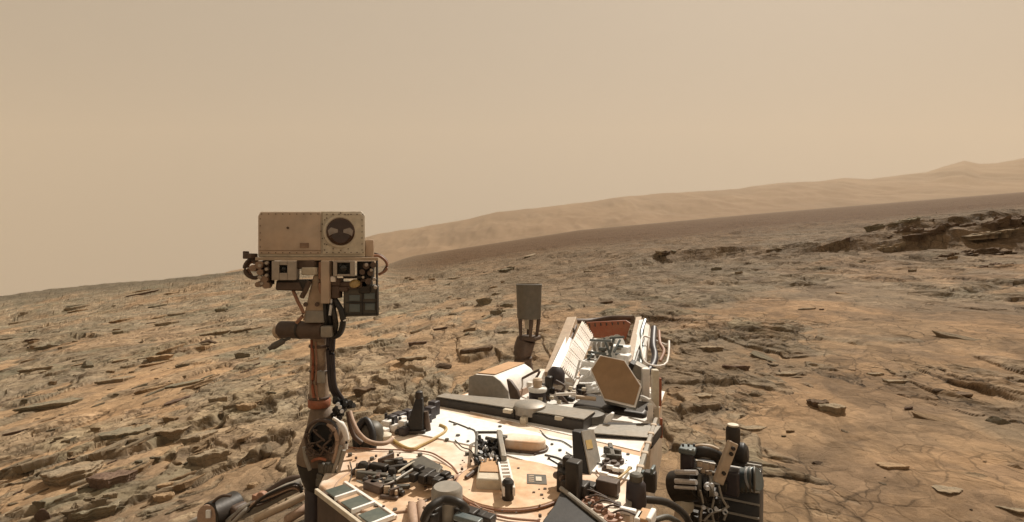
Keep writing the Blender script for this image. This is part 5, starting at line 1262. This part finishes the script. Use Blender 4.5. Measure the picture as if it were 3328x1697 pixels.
# (left px, right px, base px row, height px, depth ratio, material, strata, turn degrees, kind, label)
ROCKS = [
 (188, 226, 469, 15, .55, 'grey', 2, 28, 'rock_slab', 'curved grey slab lip with a deep black shadow under it, left of the mast foot'),
 (42, 100, 487, 17, .6, 'grey', 3, 14, 'rock_slab', 'long grey rock shelf with a zigzag front edge at the lower left'),
 (92, 134, 489, 15, .6, 'red', 2, -8, 'rock_slab', 'purplish brown end of the long lower left rock shelf'),
 (152, 175, 503, 9, .6, 'tan', 1, 8, 'rock_slab', 'flat pale stone lying alone on grey sand near the bottom left'),
 (158, 174, 491, 4, .6, 'tan', 1, 5, 'rock_slab', 'thin flat stone just behind the lone pale one on grey sand'),
 (78, 123, 521, 14, .7, 'green', 3, 24, 'rock_slab', 'jagged grey green slab rising to the right at the bottom left edge'),
 (104, 118, 500, 6, .6, 'grey', 1, 10, 'rock_slab', 'small flat slab resting above the jagged grey green bottom slab'),
 (33, 52, 524, 15, .7, 'red', 1, -20, 'boulder', 'dark reddish block cut by the bottom edge near the left corner'),
 (102, 152, 440, 8, .6, 'green', 2, 8, 'rock_slab', 'dark hollowed grey ledge above the long lower left rock shelf'),
 (146, 190, 446, 9, .7, 'grey', 3, 10, 'rock_slab', 'cracked grey ledge right of the dark hollowed ledge'),
 (184, 216, 442, 9, .7, 'grey', 2, 22, 'rock_slab', 'rough grey slab at the upper end of the cracked ledge, left of the mast'),
 (20, 76, 411, 8, .5, 'green', 2, 12, 'rock_slab', 'long low ledge with a dark edge near the left picture edge'),
 (259, 272, 443, 11, .8, 'grey', 1, -40, 'boulder', 'tilted grey stone with a black shadow left of the mast housing, the upper of two'),
 (258, 273, 458, 11, .8, 'grey', 1, -38, 'boulder', 'tilted grey stone with a black shadow left of the mast housing, the lower of two'),
 (247, 260, 488, 6, .6, 'tan', 1, 0, 'rock_slab', 'small flat stone above the suspension tubes'),
 (170, 184, 466, 6, .7, 'tan', 1, 0, 'boulder', 'small tan stone left of the curved grey slab lip'),
 (199, 218, 344, 6, .6, 'dark', 1, 5, 'boulder', 'purplish dark stone left of the mast elbow'),
 (194, 214, 351, 4, .6, 'tan', 1, 5, 'rock_slab', 'thin pale slab right below the purplish dark stone'),
 (83, 95, 369, 10, .9, 'green', 1, 10, 'boulder', 'dark grey green boulder standing alone at the left'),
 (200, 232, 336, 5, .4, 'grey', 2, 32, 'rock_slab', 'slanting grey ledge running up to the right towards the mast elbow'),
 (230, 262, 333, 5, .4, 'grey', 2, 30, 'rock_slab', 'second slanting ledge beside the mast elbow strap'),
 (165, 201, 387, 5, .4, 'green', 2, 34, 'rock_slab', 'grey green slab slanting up to the right in the left middle ground'),
 (144, 173, 362, 7, .5, 'tan', 3, 22, 'rock_slab', 'layered tan ledge with black gaps in the left middle ground'),
 (158, 178, 325, 4, .5, 'grey', 1, 10, 'rock_slab', 'small flat slab on the far left slope'),
 (112, 128, 334, 5, .6, 'green', 1, 5, 'rock_slab', 'greenish slab on the far left slope'),
 (214, 228, 312, 5, .6, 'green', 2, 5, 'rock_slab', 'greenish ledge on the far slope left of the camera head'),
 (694, 724, 352, 8, .6, 'grey', 2, -24, 'rock_slab', 'dark edged grey slab right of the power source'),
 (722, 751, 369, 8, .35, 'red', 2, -34, 'rock_slab', 'narrow brown ridge slanting down to the right behind the steering unit'),
 (690, 712, 399, 6, .6, 'grey', 1, -10, 'rock_slab', 'low grey slab on orange ground right of the hexagonal antenna'),
 (988, 1012, 426, 13, .6, 'green', 1, -22, 'boulder', 'smooth dark grey boulder near the right picture edge'),
 (808, 828, 409, 9, .8, 'dark', 2, -8, 'boulder', 'dark rough rock at the left of the right hand cluster'),
 (820, 846, 416, 9, .8, 'grey', 2, -14, 'boulder', 'grey rough rock at the right of the right hand cluster'),
 (932, 945, 393, 5, .7, 'dark', 1, 0, 'boulder', 'small black stone in the right middle ground'),
 (951, 974, 396, 5, .5, 'dark', 1, -5, 'rock_slab', 'flat dark stone right of the small black stone'),
 (810, 824, 465, 5, .6, 'dark', 1, 0, 'boulder', 'small dark stone on the sandy trough at the lower right'),
 (748, 764, 397, 8, .7, 'grey', 1, -18, 'boulder', 'grey stone above the steering motor'),
 (776, 798, 377, 7, .6, 'grey', 2, -6, 'rock_slab', 'rounded grey slab on tan ground between the rover and the dark cluster'),
 (1002, 1030, 516, 9, .35, 'grey', 2, -30, 'rock_slab', 'dark slanting ledge in the lower right corner'),
 (866, 886, 377, 6, .5, 'grey', 1, -18, 'rock_slab', 'pale stone in the row on the right, nearest the rover'),
 (884, 906, 384, 6, .5, 'grey', 1, -18, 'rock_slab', 'pale stone in the row on the right, farther from the rover'),
 (799, 816, 310, 5, .6, 'grey', 1, 0, 'rock_slab', 'dark flat rock on the far plain right of centre'),
 (884, 932, 222, 9, .7, 'green', 3, -4, 'rock_outcrop', 'layered greenish outcrop capping the knoll at the upper right'),
 (902, 960, 238, 19, .5, 'dark', 4, 4, 'rock_outcrop', 'dark cliff face below the greenish outcrop on the knoll'),
 (968, 1034, 231, 18, .5, 'dark', 4, 3, 'rock_outcrop', 'dark layered cliff cut by the right picture edge'),
 (972, 1030, 242, 7, .5, 'grey', 2, 2, 'rock_outcrop', 'low broken shelf under the dark cliff at the right picture edge'),
 (930, 992, 257, 10, .45, 'dark', 3, -4, 'rock_outcrop', 'dark sunken ledge in front of the knoll cliffs'),
 (978, 1012, 267, 9, .5, 'red', 2, -8, 'rock_outcrop', 'brownish outcrop right of the dark sunken ledge'),
 (880, 909, 252, 11, .6, 'grey', 2, 6, 'rock_outcrop', 'small grey outcrop at the left foot of the knoll'),
 (838, 888, 263, 7, .45, 'grey', 2, 6, 'rock_outcrop', 'low grey ledge left of the knoll foot'),
 (800, 822, 246, 6, .5, 'grey', 2, 5, 'rock_outcrop', 'small ledge in the grey band beyond, left of the knoll'),
 (766, 800, 248, 7, .5, 'grey', 2, 6, 'rock_outcrop', 'broad ledge in the grey band beyond the plain'),
 (722, 768, 258, 6, .4, 'grey', 2, 3, 'rock_outcrop', 'long thin ledge with a black base line on the far plain'),
 (658, 692, 251, 6, .5, 'dark', 2, 4, 'rock_outcrop', 'dark outcrop on the far plain above the power source'),
 (690, 716, 262, 6, .5, 'grey', 2, 0, 'rock_outcrop', 'broken grey outcrop right below the dark one on the far plain'),
 (436, 470, 271, 6, .5, 'grey', 2, 6, 'rock_outcrop', 'low far outcrop right of the camera head'),
 (496, 526, 269, 5, .5, 'green', 2, 4, 'rock_outcrop', 'low greenish ledge on the plain above the cylinder antenna'),
 (476, 492, 305, 7, .7, 'green', 2, 0, 'boulder', 'dark greenish rock left of the cylinder antenna'),
 (498, 516, 307, 6, .6, 'green', 2, 0, 'rock_slab', 'greenish slab touching the left side of the cylinder antenna in view'),
 (488, 506, 315, 6, .6, 'green', 1, -10, 'rock_slab', 'greenish slab below the other two left of the cylinder antenna'),
 (600, 614, 304, 5, .6, 'dark', 1, 0, 'rock_slab', 'small dark slab above the power source'),
 (460, 496, 353, 7, .5, 'dark', 1, 12, 'rock_slab', 'dark slab behind the equipment box'),
 (434, 452, 369, 8, .7, 'dark', 1, 5, 'boulder', 'dark rock left of the equipment box'),
 (352, 378, 393, 7, .6, 'dark', 2, -12, 'rock_slab', 'dark broken slab right of the mast pole'),
 (396, 428, 361, 6, .5, 'grey', 2, -8, 'rock_slab', 'grey ledge between the mast pole and the equipment box'),
 (408, 428, 345, 5, .5, 'red', 1, -8, 'rock_slab', 'reddish slab on the ground between mast and antenna'),
 (210, 232, 402, 7, .6, 'grey', 1, 18, 'rock_slab', 'grey slab in the middle distance left of the rusty tape band'),
 (236, 256, 412, 7, .7, 'tan', 1, -10, 'rock_slab', 'tan block left of the rusty tape band'),
 (100, 132, 384, 6, .5, 'grey', 2, 20, 'rock_slab', 'low grey ledge below the lone grey green boulder'),
 (20, 50, 372, 5, .5, 'grey', 2, 12, 'rock_slab', 'flat grey ledge at the left edge level with the lone boulder'),
 (34, 62, 349, 5, .5, 'green', 2, 10, 'rock_slab', 'greenish ledge near the left edge below the far slope'),
 (740, 766, 432, 5, .5, 'grey', 1, -15, 'rock_slab', 'low slab at the top of the steering motor'),
 (930, 962, 497, 8, .6, 'grey', 2, -15, 'rock_slab', 'broken grey slab on orange ground at the lower right'),
 (880, 905, 470, 5, .5, 'tan', 1, -20, 'rock_slab', 'low tan slab in the lower right ground'),
]
hits = ray_ground([((r[0] + r[1]) / 2, r[2]) for r in ROCKS])
for i, (r, h) in enumerate(zip(ROCKS, hits)):
    x0, x1, yb, hp_, dr, mk, st_, turn, kind, label = r
    X, Y, Z = h; a = (x1 - x0) / 2 / F * Y * (1.3 if kind == 'rock_outcrop' else 1.05); t = max(hp_ / F * Y * (.72 if (x0 < 560 or kind != 'rock_slab') else .42), .02)
    if kind == 'boulder' and st_ == 1:
        me = stone_mesh(100 + i); b_ = a * max(dr, .7); sc_ = (a, b_, t * .95)
    else:
        b_ = min(a * dr * 1.5, a * 1.6)
        me = (outcrop_mesh if kind == 'rock_outcrop' else slab_mesh)(i + 5, a, b_, t * ((.95 if x0 > 860 else .55) if kind == 'rock_outcrop' else 1), st_); sc_ = (1, 1, 1)
    me.materials.append(RM[mk])
    o = bpy.data.objects.new(kind, me); COL.objects.link(o)
    yy = Y + b_ * .8; xx = X / Y * yy
    z0 = min(gz(xx + dx * a * .6, yy + dy * b_ * .6) for dx, dy in ((0, 0), (1, 0), (-1, 0), (0, 1), (0, -1)))
    z0 = max(z0, Z - t * .4) - t * (.12 if x0 < 560 else .3)
    o.location = (xx, yy, z0 - (0 if kind != 'boulder' else -.15 * t))
    o.scale = sc_
    sl_ = math.atan(.096) if True else 0
    o.rotation_euler = (math.radians(-1.5), -sl_, math.radians(turn * 1.2))
    if kind == 'rock_outcrop': o.location.z -= t * .30
    tag(o, label, 'rock' if kind != 'rock_outcrop' else 'outcrop', kind='thing')
# thin plates of the bedding, lying everywhere on the slope
pk = []
for k in range(10):
    me = slab_mesh(300 + k, 1.0, .62, .30, 1 + k % 3)
    me.materials.append(RM[('grey', 'tan', 'green', 'grey', 'tan', 'green', 'grey', 'tan', 'red', 'grey')[k]]); pk.append(me)
rg = random.Random(41); pts = []
def blocked(px, py):
    if 300 < px < 665 and py > 345: return True
    if 236 < px < 400 and py < 355: return True
    if 515 < px < 672 and py > 280: return True
    if 665 <= px < 765 and py > 420: return True
    return 190 < px < 320 and py > 470
while len(pts) < 210:
    px = rg.uniform(0, 1024) if rg.random() < .2 else rg.uniform(0, 520); t_ = rg.random() ** 1.15
    py = 303 - .09 * px + t_ * (225 + .09 * px)
    if not blocked(px, py): pts.append((px, py))
for k, ((px, py), (X, Y, Z)) in enumerate(zip(pts, ray_ground(pts))):
    if Y > 50: continue
    wpx = 5 + 17 * rg.random() ** 2.0 * (.5 + .6 * min(1, 6 / Y)); a = wpx / F * Y * .5
    left = px < 560
    diag = rg.random() < (.55 if left else .45)
    L = a * (rg.uniform(1.5, 2.6) if diag else rg.uniform(.8, 1.3)); t = min(a * rg.uniform(.3, .6), .13)
    o = bpy.data.objects.new('rock_plate', pk[int(rg.random() * 10)]); COL.objects.link(o)
    b_ = L / .62 if diag else L
    ang = (math.radians(rg.uniform(55, 80)) if left else math.radians(rg.uniform(100, 125))) if diag else rg.uniform(-.35, .45) * (1 if left else -1)
    if diag: o.scale = (L, a * 1.1, t / .30)
    else: o.scale = (a, L * .8, t / .30)
    o.location = (X, Y + a * .4, gz(X, Y + a * .4) - t * .42)
    o.rotation_euler = (math.radians(rg.uniform(-7, 3)), -.096 + math.radians(rg.uniform(-5, 5)), ang)
    tag(o, 'thin flat rock plate lying half buried, one of many alike on the bedrock slope', 'rock', 'thin rock plates on the bedrock slope', kind='thing')
# loose stones in their hundreds: one mesh of each shape, copied
kinds = []
for k in range(7):
    me = stone_mesh(900 + k, 1); me.materials.append(RM[('tan', 'grey', 'green', 'tan', 'red', 'grey', 'dark')[k]]); kinds.append(me)
rg = random.Random(77); placed = 0
pts = []
while len(pts) < 200:
    px = rg.uniform(0, 1024); py = rg.uniform(0, 1) ** 1.3
    py = 300 - .09 * px + py * (228 + .09 * px)
    if 300 < px < 665 and py > 300 - .02 * px + (0 if px > 430 else 60) and py > 345: continue
    if 236 < px < 400 and py < 355: continue
    if 515 < px < 672 and py > 300: continue
    if px > 670 and px < 760 and py > 425: continue
    if rg.random() < .8 and px > 560: continue
    if rg.random() < .5 and 380 < px < 520: continue
    pts.append((px, py))
hs_ = ray_ground(pts)
for k, (X, Y, Z) in enumerate(hs_):
    if Y > 45: continue
    s_ = (1.1 + 2.2 * rg.random() ** 3) / F * Y * .5; s_ = min(s_, .28)
    me = kinds[int(rg.random() * 7)]
    o = bpy.data.objects.new('loose_stone', me); COL.objects.link(o)
    o.location = (X, Y, Z + s_ * .05); o.scale = (s_ * rg.uniform(.9, 1.5), s_ * rg.uniform(.8, 1.2), s_ * rg.uniform(.45, .8))
    o.rotation_euler = (rg.uniform(-.2, .2), rg.uniform(-.2, .2), rg.uniform(0, 6.28))
    tag(o, 'small loose stone, one of many scattered over the cracked bedrock', 'stone', 'loose stones scattered over the bedrock')
